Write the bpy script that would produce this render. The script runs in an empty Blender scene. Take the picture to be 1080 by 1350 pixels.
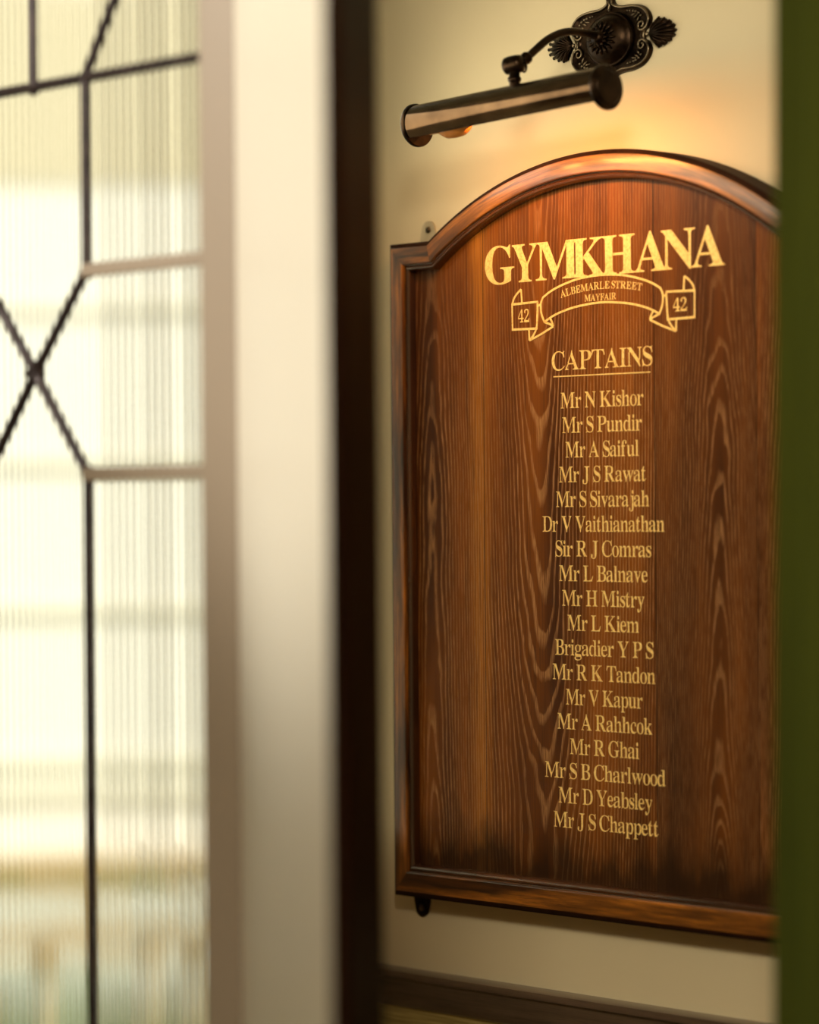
import bpy, bmesh, math, random
from mathutils import Vector, Matrix
random.seed(7)
S = bpy.context.scene
COL = S.collection
PI = math.pi

# ------------------------------------------------------------------ camera
cam_d = bpy.data.cameras.new('camera')
cam = bpy.data.objects.new('camera', cam_d)
COL.objects.link(cam)
S.camera = cam
cam_d.sensor_fit = 'HORIZONTAL'
cam_d.sensor_width = 24.0
cam_d.lens = 85.0
cam_d.clip_start = 0.05
cam_d.clip_end = 200
yaw, pit, rol = (math.radians(a) for a in (45.7265, -0.0465, -0.4524))
fw = Vector((-math.sin(yaw) * math.cos(pit), math.cos(yaw) * math.cos(pit), math.sin(pit)))
rt = Vector((math.cos(yaw), math.sin(yaw), 0))
up = rt.cross(fw)
rt, up = rt * math.cos(rol) + up * math.sin(rol), up * math.cos(rol) - rt * math.sin(rol)
M3 = Matrix((rt, up, -fw)).transposed()
cam.matrix_world = Matrix.Translation((2.25065, -2.535, 1.52)) @ M3.to_4x4()
cam_d.dof.use_dof = True
cam_d.dof.focus_distance = 3.43
cam_d.dof.aperture_fstop = 1.5
cam_d.dof.aperture_blades = 0

# ------------------------------------------------------------------ render look
S.view_settings.view_transform = 'Standard'
S.view_settings.look = 'None'
S.view_settings.gamma = 1.0
S.view_settings.use_curve_mapping = False
S.view_settings.exposure = 0.0
S.render.film_transparent = False
try:
    S.cycles.use_denoising = True
    S.cycles.max_bounces = 10
    S.cycles.transmission_bounces = 8
    S.cycles.sample_clamp_indirect = 6.0
    S.cycles.blur_glossy = 0.5
except Exception:
    pass

# ------------------------------------------------------------------ world, sun, area lights
W = bpy.data.worlds.new('World')
S.world = W
W.use_nodes = True
bg = W.node_tree.nodes['Background']
bg.inputs['Color'].default_value = (1.0, 0.97, 0.88, 1)
bg.inputs['Strength'].default_value = 1.3

def light(name, kind, loc, target, energy, color, **kw):
    d = bpy.data.lights.new(name, kind)
    d.energy = energy
    d.color = color
    for k, v in kw.items():
        setattr(d, k, v)
    o = bpy.data.objects.new(name, d)
    COL.objects.link(o)
    o.location = loc
    dirv = Vector(target) - Vector(loc)
    o.rotation_euler = dirv.to_track_quat('-Z', 'Y').to_euler()
    return o

# daylight on the street side of the building
light('sun', 'SUN', (6, 3, 10), (-5.7, 1.5, 0.0), 8.0, (1.0, 0.95, 0.86), angle=math.radians(2))
# added strip light hidden behind the pier, narrow for highlights on the lamp tube
light('alcove_strip_fill', 'AREA', (-0.06, -0.371, 1.985), (0.63, 0.349, 1.975), 1.15, (1.0, 0.90, 0.66),
      shape='RECTANGLE', size=0.66, size_y=0.10)
# added unseen spotlight, beam shaped to brighten the pier and fade low down
light('added_pier_spot', 'SPOT', (-0.95, -2.60, 2.62), (0.40, -0.92, 2.27), 250, (1.0, 0.94, 0.84),
      spot_size=math.radians(46), spot_blend=0.45, shadow_soft_size=0.08)
# ceiling panel light of the room, out in front of the board
light('ceiling_panel', 'AREA', (2.0, -2.5, 2.66), (0.0, 0, 1.20), 80, (1.0, 0.90, 0.70),
      shape='RECTANGLE', size=0.55, size_y=0.40)

# ------------------------------------------------------------------ helpers: objects
def obj(name, bm, mat, parent=None, smooth=False, org=None):
    """link a bmesh as one mesh object; vertices are given in world space"""
    me = bpy.data.meshes.new(name)
    if org is None:
        org = parent['_o'] if parent is not None and '_o' in parent else (0, 0, 0)
    bmesh.ops.translate(bm, verts=bm.verts, vec=-Vector(org))
    bmesh.ops.recalc_face_normals(bm, faces=bm.faces)
    bm.to_mesh(me)
    bm.free()
    if smooth:
        for p in me.polygons:
            p.use_smooth = True
    o = bpy.data.objects.new(name, me)
    COL.objects.link(o)
    if mat:
        me.materials.append(mat)
    if parent is not None:
        o.parent = parent
        o['_o'] = tuple(org)
    else:
        o.location = org
        o['_o'] = tuple(org)
    return o

def thing(name, label, cat, org, group=None):
    o = bpy.data.objects.new(name, None)
    o.empty_display_size = 0.05
    COL.objects.link(o)
    o.location = org
    o['_o'] = tuple(org)
    tag(o, label, cat, group)
    return o

def tag(o, label, cat, group=None):
    o['label'] = label
    o['category'] = cat
    if group:
        o['group'] = group
    return o

def struct(o):
    o['kind'] = 'structure'
    return o

def autosmooth(o, ang=35):
    me = o.data
    bm = bmesh.new()
    bm.from_mesh(me)
    for e in bm.edges:
        if len(e.link_faces) == 2 and e.calc_face_angle(0) > math.radians(ang):
            e.smooth = False
    for f in bm.faces:
        f.smooth = True
    bm.to_mesh(me)
    bm.free()
    return o

def box(bm, lo, hi, bev=0.0):
    x0, y0, z0 = lo
    x1, y1, z1 = hi
    vs = [bm.verts.new(p) for p in ((x0, y0, z0), (x1, y0, z0), (x1, y1, z0), (x0, y1, z0),
                                    (x0, y0, z1), (x1, y0, z1), (x1, y1, z1), (x0, y1, z1))]
    fs = [bm.faces.new([vs[i] for i in q]) for q in
          ((0, 3, 2, 1), (4, 5, 6, 7), (0, 1, 5, 4), (1, 2, 6, 5), (2, 3, 7, 6), (3, 0, 4, 7))]
    if bev:
        es = list({e for f in fs for e in f.edges})
        bmesh.ops.bevel(bm, geom=es, offset=bev, segments=2, affect='EDGES', profile=0.7)
    return vs

def prism(bm, pts, z0, z1):
    """vertical prism over a polygon of (x, y)"""
    a = [bm.verts.new((x, y, z0)) for x, y in pts]
    b = [bm.verts.new((x, y, z1)) for x, y in pts]
    n = len(pts)
    bm.faces.new(list(reversed(a)))
    bm.faces.new(b)
    for i in range(n):
        bm.faces.new((a[i], a[(i + 1) % n], b[(i + 1) % n], b[i]))

def slab(bm, pts, y0, y1):
    """prism over a polygon of (x, z), standing out from the wall between y0 and y1"""
    a = [bm.verts.new((x, y0, z)) for x, z in pts]
    b = [bm.verts.new((x, y1, z)) for x, z in pts]
    n = len(pts)
    bm.faces.new(a)
    bm.faces.new(list(reversed(b)))
    for i in range(n):
        bm.faces.new((a[i], b[i], b[(i + 1) % n], a[(i + 1) % n]))

def tube(bm, pts, rad, seg=12, caps=True, squash=None):
    """round bar along a polyline; rad is a number or a list"""
    pts = [Vector(p) for p in pts]
    n = len(pts)
    rr = rad if isinstance(rad, (list, tuple)) else [rad] * n
    t0 = (pts[1] - pts[0]).normalized()
    ref = Vector((0, 0, 1)) if abs(t0.z) < 0.9 else Vector((0, 1, 0))
    u = t0.cross(ref).normalized()
    rings = []
    for i, p in enumerate(pts):
        if i == 0:
            t = t0
        elif i == n - 1:
            t = (pts[-1] - pts[-2]).normalized()
        else:
            t = ((pts[i + 1] - p).normalized() + (p - pts[i - 1]).normalized())
            t = t.normalized() if t.length > 1e-6 else t0
        u = (u - t * u.dot(t)).normalized()
        v = t.cross(u)
        ring = []
        for k in range(seg):
            a = 2 * PI * k / seg
            d = u * math.cos(a) + v * math.sin(a)
            ring.append(bm.verts.new(p + d * rr[i]))
        rings.append(ring)
    for i in range(n - 1):
        for k in range(seg):
            bm.faces.new((rings[i][k], rings[i][(k + 1) % seg], rings[i + 1][(k + 1) % seg], rings[i + 1][k]))
    if caps:
        bm.faces.new(list(reversed(rings[0])))
        bm.faces.new(rings[-1])

def lathe(bm, prof, org, axis, seg=32, sx=1.0, sz=1.0):
    """revolve (radius, height) pairs about axis through org; sx / sz squash the round"""
    org = Vector(org)
    ax = Vector(axis).normalized()
    ref = Vector((0, 0, 1)) if abs(ax.z) < 0.9 else Vector((1, 0, 0))
    u = ref.cross(ax).normalized()
    v = ax.cross(u)
    rings = []
    for r, h in prof:
        if r < 1e-7:
            rings.append([bm.verts.new(org + ax * h)])
        else:
            rings.append([bm.verts.new(org + ax * h + u * (math.cos(2 * PI * k / seg) * r * sx)
                                       + v * (math.sin(2 * PI * k / seg) * r * sz)) for k in range(seg)])
    for a, b in zip(rings[:-1], rings[1:]):
        if len(a) == 1 and len(b) == 1:
            continue
        for k in range(seg):
            k2 = (k + 1) % seg
            if len(a) == 1:
                bm.faces.new((a[0], b[k2], b[k]))
            elif len(b) == 1:
                bm.faces.new((a[k], a[k2], b[0]))
            else:
                bm.faces.new((a[k], a[k2], b[k2], b[k]))
    if len(rings[0]) > 1:
        bm.faces.new(list(reversed(rings[0])))
    if len(rings[-1]) > 1:
        bm.faces.new(rings[-1])

def ball(bm, c, r, sx=1, sy=1, sz=1, seg=12):
    m = Matrix.Translation(c) @ Matrix.Diagonal((sx, sy, sz, 1))
    bmesh.ops.create_uvsphere(bm, u_segments=seg, v_segments=max(6, seg // 2), radius=r, matrix=m)

def catmull(pts, k=6):
    P = [Vector(p) for p in pts]
    out = []
    for i in range(len(P) - 1):
        p0 = P[i - 1] if i else P[0] * 2 - P[1]
        p1, p2 = P[i], P[i + 1]
        p3 = P[i + 2] if i + 2 < len(P) else P[-1] * 2 - P[-2]
        for j in range(k):
            t = j / k
            out.append(0.5 * (2 * p1 + (p2 - p0) * t + (2 * p0 - 5 * p1 + 4 * p2 - p3) * t * t
                              + (3 * p1 - p0 - 3 * p2 + p3) * t ** 3))
    out.append(P[-1])
    return out

# ------------------------------------------------------------------ helpers: materials
class NT:
    def __init__(self, name):
        self.m = bpy.data.materials.new(name)
        self.m.use_nodes = True
        self.t = self.m.node_tree
        self.p = self.t.nodes['Principled BSDF']
        self.tc = self.t.nodes.new('ShaderNodeTexCoord')
    def n(self, kind, **kw):
        nd = self.t.nodes.new(kind)
        for k, v in kw.items():
            setattr(nd, k, v)
        return nd
    def put(self, sock, v):
        if isinstance(v, (int, float)):
            sock.default_value = v
        elif isinstance(v, tuple):
            sock.default_value = v if len(v) != 3 or sock.type == 'VECTOR' else (*v, 1)
        else:
            self.t.links.new(v, sock)
    def f(self, op, a, b=0.0, c=0.0, clamp=False):
        nd = self.n('ShaderNodeMath', operation=op)
        nd.use_clamp = clamp
        for s, v in zip(nd.inputs, (a, b, c)):
            self.put(s, v)
        return nd.outputs[0]
    def sep(self, v):
        nd = self.n('ShaderNodeSeparateXYZ')
        self.put(nd.inputs[0], v)
        return nd.outputs
    def vec(self, x, y, z):
        nd = self.n('ShaderNodeCombineXYZ')
        for s, v in zip(nd.inputs, (x, y, z)):
            self.put(s, v)
        return nd.outputs[0]
    def scale(self, v, s):
        nd = self.n('ShaderNodeMapping')
        self.put(nd.inputs['Vector'], v)
        nd.inputs['Scale'].default_value = s
        return nd.outputs[0]
    def noise(self, v, s=1.0, detail=3.0, rough=0.55):
        nd = self.n('ShaderNodeTexNoise')
        self.put(nd.inputs['Vector'], v)
        nd.inputs['Scale'].default_value = s
        nd.inputs['Detail'].default_value = detail
        nd.inputs['Roughness'].default_value = rough
        return nd.outputs[0]
    def ramp(self, f, stops):
        nd = self.n('ShaderNodeValToRGB')
        e = nd.color_ramp.elements
        while len(e) < len(stops):
            e.new(0.5)
        for i, (p, c) in enumerate(stops):
            e[i].position = p
            e[i].color = (c, c, c, 1) if isinstance(c, (int, float)) else (*c, 1)
        self.put(nd.inputs[0], f)
        return nd.outputs[0]
    def mix(self, f, a, b, blend='MIX'):
        nd = self.n('ShaderNodeMix', data_type='RGBA', blend_type=blend)
        self.put(nd.inputs[0], f)
        self.put(nd.inputs[6], a)
        self.put(nd.inputs[7], b)
        return nd.outputs[2]
    def bump(self, h, strength=0.2, dist=0.001):
        nd = self.n('ShaderNodeBump')
        nd.inputs['Strength'].default_value = strength
        nd.inputs['Distance'].default_value = dist
        self.put(nd.inputs['Height'], h)
        self.t.links.new(nd.outputs[0], self.p.inputs['Normal'])
    def set(self, **kw):
        for k, v in kw.items():
            self.put(self.p.inputs[k.replace('_', ' ')], v)
        return self

def paint(name, col, rough=0.6, var=0.06, sc=3.0, bumps=0.05, spec=0.4):
    t = NT(name)
    o = t.tc.outputs['Object']
    nz = t.noise(o, sc, 4)
    c2 = tuple(c * (1 - var * 2) for c in col)
    t.set(Base_Color=t.mix(nz, c2, tuple(min(1, c * (1 + var)) for c in col)), Roughness=rough)
    t.p.inputs['Specular IOR Level'].default_value = spec
    t.bump(t.noise(o, 90, 3), bumps, 0.002)
    return t.m

def metal(name, c_lo, c_hi, rough=0.35, sc=18.0, met=1.0, bumps=0.0):
    t = NT(name)
    o = t.tc.outputs['Object']
    nz = t.noise(o, sc, 4)
    t.set(Base_Color=t.mix(t.ramp(nz, [(0.35, 0), (0.65, 1)]), c_lo, c_hi), Metallic=met,
          Roughness=t.ramp(t.noise(o, sc * 2, 3), [(0.3, rough * 0.8), (0.7, rough * 1.3)]))
    if bumps:
        t.bump(t.noise(o, 260, 4), bumps, 0.001)
    return t.m

def wood_uv(name, dark, mid, lite, rough=0.3, coat=0.6, su=7.0, sv=120.0):
    """figured wood whose grain follows U of the mesh's own UV map (metres)"""
    t = NT(name)
    uv = t.n('ShaderNodeUVMap', uv_map='grain').outputs[0]
    a = t.noise(t.scale(uv, (su, sv, 1)), 1.0, 5, 0.6)
    b = t.noise(t.scale(uv, (su * 0.5, sv * 0.25, 1)), 1.0, 3, 0.5)
    d = t.noise(t.scale(uv, (su * 6, sv * 6, 1)), 1.0, 3, 0.6)
    c = t.mix(t.ramp(b, [(0.40, 0), (0.62, 1)]), dark, lite)
    c = t.mix(t.ramp(a, [(0.40, 0), (0.62, 0.85)]), c, mid)
    c = t.mix(t.ramp(d, [(0.52, 0), (0.70, 0.55)]), c, tuple(x * 0.35 for x in dark))
    t.set(Base_Color=c, Roughness=rough, Coat_Weight=coat, Coat_Roughness=0.12)
    t.bump(a, 0.08, 0.0006)
    return t.m

def wood_obj(name, dark, lite, s=(60, 60, 3), rough=0.35, coat=0.3, coat_rough=0.15):
    t = NT(name)
    o = t.tc.outputs['Object']
    a = t.noise(t.scale(o, s), 1.0, 4, 0.6)
    t.set(Base_Color=t.mix(t.ramp(a, [(0.35, 0), (0.68, 1)]), dark, lite), Roughness=rough,
          Coat_Weight=coat, Coat_Roughness=coat_rough)
    t.bump(a, 0.05, 0.0006)
    return t.m

# ------------------------------------------------------------------ materials
M_wall = paint('cream_wall_paint', (0.66, 0.548, 0.338), 0.55, 0.03, 2.5, 0.05)
M_cream = paint('cream_joinery_paint', (0.78, 0.71, 0.57), 0.42, 0.02, 2.0, 0.02)
M_taupe = paint('taupe_frame_paint', (0.27, 0.21, 0.15), 0.45, 0.03, 2.0, 0.02)
M_ceil = paint('ceiling_paint', (0.7, 0.66, 0.56), 0.8, 0.02)
M_floor = wood_obj('dark_floor_boards', (0.05, 0.024, 0.010), (0.13, 0.066, 0.03), (3, 40, 40), 0.35)
M_dark = wood_obj('black_brown_wood', (0.007, 0.0018, 0.0006), (0.016, 0.0042, 0.0013), (70, 70, 3), 0.55, 0.0, 0.2)
M_dark.node_tree.nodes['Principled BSDF'].inputs['Specular IOR Level'].default_value = 0.02
M_edge_shade = wood_obj('shaded_board_edge', (0.016, 0.005, 0.002), (0.032, 0.010, 0.0035), (20, 20, 20), 0.6, 0.0, 0.2)
M_edge_shade.node_tree.nodes['Principled BSDF'].inputs['Specular IOR Level'].default_value = 0.1
M_rail = wood_uv('dado_rail_wood', (0.058, 0.036, 0.023), (0.098, 0.060, 0.038), (0.17, 0.105, 0.066), 0.30, 0.7, 5, 160)
M_frame = wood_uv('varnished_frame_wood', (0.028, 0.0075, 0.0018), (0.085, 0.025, 0.0036), (0.56, 0.185, 0.017), 0.34, 0.25, 9.0, 190.0)
M_mould = wood_uv('dark_moulding_wood', (0.022, 0.006, 0.002), (0.05, 0.014, 0.0034), (0.12, 0.036, 0.007), 0.22, 0.9)  # darkened so the frame's inner side carries its shade
M_bronze = metal('aged_bronze', (0.045, 0.026, 0.014), (0.105, 0.064, 0.034), 0.17, 14)
M_bronze_dk = metal('dark_bronze', (0.014, 0.008, 0.005), (0.034, 0.020, 0.011), 0.36, 60, bumps=0.15)
M_bronze_ed = metal('rubbed_bronze_edge', (0.12, 0.09, 0.055), (0.26, 0.20, 0.125), 0.32, 60)
M_brass = metal('dull_brass', (0.42, 0.34, 0.22), (0.58, 0.48, 0.33), 0.45, 40, met=0.6)
M_screw = metal('dark_screw', (0.07, 0.05, 0.03), (0.14, 0.10, 0.06), 0.4, 50)
M_lead = metal('lead_came', (0.020, 0.012, 0.012), (0.045, 0.029, 0.025), 0.4, 40, met=0.5)

# dark green velvet
t = NT('dark_green_cloth')
o = t.tc.outputs['Object']
nz = t.noise(t.scale(o, (30, 30, 3)), 1, 3)
t.set(Base_Color=t.mix(nz, (0.024, 0.029, 0.0028), (0.050, 0.056, 0.0052)), Roughness=0.9, Sheen_Weight=0.25)
t.p.inputs['Sheen Tint'].default_value = (0.35, 0.45, 0.05, 1)
t.p.inputs['Specular IOR Level'].default_value = 0.1
M_green = t.m

# gilded lettering
t = NT('gold_lettering')
o = t.tc.outputs['Object']
nz = t.ramp(t.noise(o, 260, 4, 0.7), [(0.34, 0), (0.52, 1)])
st = t.ramp(t.noise(t.scale(o, (500, 1, 22)), 1, 2), [(0.36, 0.55), (0.46, 1)])
g = t.mix(t.f('MULTIPLY', nz, st), (0.72, 0.42, 0.09), (1.0, 0.70, 0.22))
t.set(Base_Color=g, Roughness=0.5, Metallic=0.0)
M_gold = t.m

# oak panel: four planks, each flat sawn from its own log
t = NT('oak_panel')
o = t.tc.outputs['Object']
x, y, z = t.sep(o)[:3]
s1 = t.f('GREATER_THAN', x, -0.193)
s2 = t.f('GREATER_THAN', x, 0.0785)
s3 = t.f('GREATER_THAN', x, 0.227)
def per(a, b, c, d):
    v = t.f('MULTIPLY_ADD', s1, b - a, a)
    v = t.f('MULTIPLY_ADD', s2, c - b, v)
    return t.f('MULTIPLY_ADD', s3, d - c, v)
pid = t.f('ADD', t.f('ADD', s1, s2), s3)
cx = per(-0.281, -0.100, 0.172, 0.30)
h0 = per(0.008, 0.072, 0.010, 0.02)
tilt = per(0.036, -0.066, 0.050, 0.05)
spc = per(0.0040, 0.0044, 0.0030, 0.0034)
wob = t.noise(t.vec(t.f('MULTIPLY', x, 10), t.f('MULTIPLY', pid, 7.3), t.f('MULTIPLY', z, 3.2)), 1, 3, 0.5)
wob2 = t.noise(t.vec(t.f('MULTIPLY', x, 45), t.f('MULTIPLY', pid, 3.1), t.f('MULTIPLY', z, 11)), 1, 3, 0.55)
hh = t.f('ADD', t.f('MULTIPLY_ADD', z, tilt, h0), t.f('MULTIPLY', t.f('SUBTRACT', wob, 0.5), 0.026))
dx = t.f('SUBTRACT', x, cx)
r = t.f('SQRT', t.f('ADD', t.f('MULTIPLY', dx, dx), t.f('MULTIPLY', hh, hh)))
r = t.f('ADD', r, t.f('MULTIPLY', t.f('SUBTRACT', wob2, 0.5), 0.0034))
ph = t.f('FRACT', t.f('DIVIDE', r, spc))
pore = t.noise(t.vec(t.f('MULTIPLY', x, 900), pid, t.f('MULTIPLY', z, 34)), 1, 3, 0.6)
pore2 = t.noise(t.vec(t.f('MULTIPLY', x, 420), pid, t.f('MULTIPLY', z, 9)), 1, 2, 0.5)
line = t.ramp(ph, [(0.0, 1.0), (0.18, 0.9), (0.36, 0.0), (0.93, 0.0), (1.0, 0.9)])
line = t.f('MULTIPLY', line, t.ramp(pore, [(0.38, 0.05), (0.58, 1.0)]))
fade = t.noise(t.vec(t.f('MULTIPLY', x, 14), t.f('MULTIPLY', pid, 9.0), t.f('MULTIPLY', z, 2.2)), 1, 2)
line = t.f('MULTIPLY', line, t.ramp(fade, [(0.33, 0.4), (0.55, 1.0)]))
line = t.f('MULTIPLY', line, t.ramp(t.f('MULTIPLY', z, 1.1), [(0.62, 1.0), (0.84, 0.35)]))
tone = t.noise(t.vec(t.f('MULTIPLY', x, 16), t.f('MULTIPLY', pid, 5.0), t.f('MULTIPLY', z, 1.3)), 1, 3, 0.5)
base = t.mix(t.ramp(tone, [(0.34, 0), (0.66, 1)]), (0.066, 0.0155, 0.0014), (0.26, 0.073, 0.0050))
# paler sapwood along the edge of the first plank
ed = t.f('ABSOLUTE', t.f('ADD', x, 0.200))
ed = t.f('ADD', ed, t.f('MULTIPLY', t.f('SUBTRACT', wob, 0.5), 0.012))
base = t.mix(t.f('MULTIPLY', t.ramp(t.f('MULTIPLY', ed, 40), [(0.22, 0.9), (0.85, 0.0)]), t.ramp(pore2, [(0.3, 0.5), (0.7, 1)])),
             base, (0.46, 0.160, 0.015))
base = t.mix(t.ramp(pore2, [(0.30, 0.42), (0.52, 0.0)]), base, (0.026, 0.008, 0.003))
colr = t.mix(t.f('MULTIPLY', line, 0.92), base, (0.50, 0.245, 0.085))
colr = t.mix(t.f('MULTIPLY', s2, t.f('SUBTRACT', 1.0, s3)), colr, t.mix(0.42, colr, (0.030, 0.012, 0.005)))  # third plank's colour darkened for the weaker light on it
# plank joints and the old dark stain along the foot of the panel
for jx in (-0.193, 0.0785, 0.227):
    j = t.f('LESS_THAN', t.f('ABSOLUTE', t.f('SUBTRACT', x, jx)), 0.0007)
    colr = t.mix(t.f('MULTIPLY', j, 0.8), colr, (0.012, 0.005, 0.002))
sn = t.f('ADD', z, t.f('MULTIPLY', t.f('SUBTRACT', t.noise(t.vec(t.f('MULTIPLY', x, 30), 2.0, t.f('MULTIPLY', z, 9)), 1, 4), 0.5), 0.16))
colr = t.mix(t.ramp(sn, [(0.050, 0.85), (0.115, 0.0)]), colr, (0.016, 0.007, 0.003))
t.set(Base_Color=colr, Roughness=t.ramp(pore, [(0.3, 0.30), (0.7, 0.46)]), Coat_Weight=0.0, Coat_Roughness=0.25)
t.p.inputs['Specular IOR Level'].default_value = 0.16
t.bump(t.f('ADD', t.f('MULTIPLY', line, -0.7), t.f('MULTIPLY', pore, 0.6)), 0.16, 0.0007)
M_panel = t.m

# olive gold ribbed wall covering under the dado rail
t = NT('olive_gold_wallcovering')
o = t.tc.outputs['Object']
a = t.noise(t.scale(o, (9, 9, 420)), 1, 3, 0.6)
t.set(Base_Color=t.mix(t.ramp(a, [(0.35, 0), (0.65, 1)]), (0.22, 0.155, 0.04), (0.48, 0.37, 0.13)), Roughness=0.45)
t.bump(a, 0.3, 0.001)
M_olive = t.m

# reeded window glass
t = NT('reeded_glass')
t.p.inputs['Transmission Weight'].default_value = 1.0
t.set(Base_Color=(0.985, 1.0, 0.965), Roughness=0.04)
t.p.inputs['IOR'].default_value = 1.47
M_glass = t.m

t = NT('clear_glass')
t.p.inputs['Transmission Weight'].default_value = 1.0
t.set(Base_Color=(1.0, 1.0, 1.0), Roughness=0.0)
M_clear = t.m

# amber lamp glass, lit
t = NT('lit_amber_bulb')
nz = t.noise(t.scale(t.tc.outputs['Object'], (40, 300, 300)), 1, 3)
t.set(Base_Color=(0.22, 0.07, 0.012), Roughness=0.2)
t.put(t.p.inputs['Emission Color'], t.mix(nz, (0.75, 0.22, 0.02), (1.0, 0.42, 0.08)))
t.p.inputs['Emission Strength'].default_value = 0.12
M_bulb = t.m

# ------------------------------------------------------------------ room shell
RX0, RX1, RY0, RZ1 = -2.6, 3.0, -4.6, 2.75
bm = bmesh.new(); box(bm, (RX0 - .12, RY0 - .12, -.12), (RX1 + .12, .12, 0))
struct(obj('floor', bm, M_floor))
bm = bmesh.new(); box(bm, (RX0 - .12, RY0 - .12, RZ1), (RX1 + .12, .12, RZ1 + .12))
struct(obj('ceiling', bm, M_ceil))
bm = bmesh.new(); box(bm, (-0.46, 0, 0), (RX1 + .12, .12, RZ1))
struct(obj('wall_back', bm, M_wall))
bm = bmesh.new(); box(bm, (RX1, RY0, 0), (RX1 + .12, 0, RZ1))
struct(obj('wall_right', bm, M_wall))
bm = bmesh.new(); box(bm, (RX0 - .12, RY0 - .12, 0), (RX1 + .12, RY0, RZ1))
struct(obj('wall_front', bm, M_wall))
bm = bmesh.new(); box(bm, (RX0 - .12, RY0, 0), (RX0, -.64, RZ1))
struct(obj('wall_far_left', bm, M_wall))

# window wall, standing forward of the board wall, with one opening
WX0, WX1, WZ0, WZ1, WY = -0.392, 0.148, 0.62, 2.42, -0.75
bm = bmesh.new()
box(bm, (RX0, WY - .03, 0), (WX0 - .04, WY + .10, RZ1))
box(bm, (WX0 - .04, WY - .03, 0), (WX1 + .055, WY + .10, WZ0 - .04))
box(bm, (WX0 - .04, WY - .03, WZ1 + .04), (WX1 + .055, WY + .10, RZ1))
struct(obj('wall_left', bm, M_cream))

# splayed pier between the window and the alcove of the board
PA, PB, PC = (0.207, -0.765), (0.636, -1.047), (0.474, -0.850)
bm = bmesh.new()
prism(bm, [PA, PB, PC, (0.275, -0.655), (WX1 + .06, -0.655)], 0, RZ1)
struct(obj('wall_pier', bm, M_cream))

# tall unseen window added for the strip light, between pier and board wall
wa, wb = Vector((0.255, -0.665)), Vector((-0.452, -0.010))
du = (wb - wa).normalized()
dn = Vector((-du.y, du.x))
if dn.x > 0:
    dn = -dn
def wq(a, b):
    q = wa + du * a + dn * b
    return (q.x, q.y)
wl = (wb - wa).length + .06
bm = bmesh.new()
prism(bm, [wq(0, 0), wq(wl, 0), wq(wl, .07), wq(0, .07)], 0, 1.05)
prism(bm, [wq(0, 0), wq(wl, 0), wq(wl, .07), wq(0, .07)], 2.55, RZ1)
struct(obj('wall_alcove', bm, M_cream))
w2 = thing('added_window', '', '', (wa.x, wa.y, 1.05))
del w2['label'], w2['category']
struct(w2)
bm = bmesh.new()
prism(bm, [wq(0, .01), wq(.05, .01), wq(.05, .06), wq(0, .06)], 1.05, 2.55)
prism(bm, [wq(wl - .05, .01), wq(wl, .01), wq(wl, .06), wq(wl - .05, .06)], 1.05, 2.55)
prism(bm, [wq(.05, .01), wq(wl - .05, .01), wq(wl - .05, .06), wq(.05, .06)], 1.05, 1.10)
prism(bm, [wq(.05, .01), wq(wl - .05, .01), wq(wl - .05, .06), wq(.05, .06)], 2.50, 2.55)
obj('window_frame', bm, M_cream, w2)
bm = bmesh.new()
prism(bm, [wq(.05, .034), wq(wl - .05, .034), wq(wl - .05, .038), wq(.05, .038)], 1.10, 2.50)
obj('pane', bm, M_clear, w2)

# dark wooden casing on the pier's free end
bm = bmesh.new()
d1 = (Vector(PC) - Vector(PB)).normalized()
nr = Vector((-d1.y, d1.x)) * -1
if nr.x < 0:
    nr = -nr
def off(p, a, b):
    q = Vector(p) + d1 * a + nr * b
    return (q.x, q.y)
prism(bm, [off(PB, -.004, .0), off(PB, -.004, .006), off(PB, .004, .011), off(PC, -.012, .011), off(PC, .0, .006), off(PC, .0, 0)], 0, RZ1)
struct(obj('trim_2', bm, M_dark))

# ------------------------------------------------------------------ leaded window
win = thing('window_1', 'leaded window of reeded glass beside the cream pier', 'window', (0.0, WY, WZ0))
del win['label'], win['category']
struct(win)
bm = bmesh.new()
for lo, hi in (((WX1, WY - .010, WZ0 - .04), (WX1 + .058, WY + .06, WZ1 + .04)),
               ((WX0 - .04, WY - .010, WZ0 - .04), (WX0, WY + .06, WZ1 + .04)),
               ((WX0, WY - .010, WZ0 - .04), (WX1, WY + .06, WZ0)),
               ((WX0, WY - .010, WZ1), (WX1, WY + .06, WZ1 + .04))):
    box(bm, lo, hi, .004)
obj('window_frame', bm, M_taupe, win)
# lead cames: a hexagon column in the middle, crossing, side lights left and right
cxw = (WX0 + WX1) / 2
hw = 0.0845
zbar, zj1, zx, zj2 = 1.952, 1.760, 1.6615, 1.5575
zb2 = zj2 - 0.72
segs = []
for s in (-1, 1):
    segs += [((s * hw, zbar), (s * hw, zj1)), ((s * hw, zj1), (0, zx)), ((0, zx), (s * hw, zj2)),
             ((s * hw, zj2), (s * hw, zb2)),
             ((s * hw, zbar), (s * .2135, 2.145)), ((s * .2135, 2.145), (s * .2135, WZ1)),
             ((s * .2135, 2.145), (s * .272, 2.145)),
             ((s * hw, zb2), (s * .272, zb2)), ((s * hw, zb2), (0, zb2 - .11))]
segs += [((-.272, zbar), (.272, zbar)), ((0, zbar), (0, WZ1)), ((-.012, zx), (.012, zx)), ((0, zx - .013), (0, zx + .013)), ((0, zb2 - .11), (0, WZ0))]
bm = bmesh.new()
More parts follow.
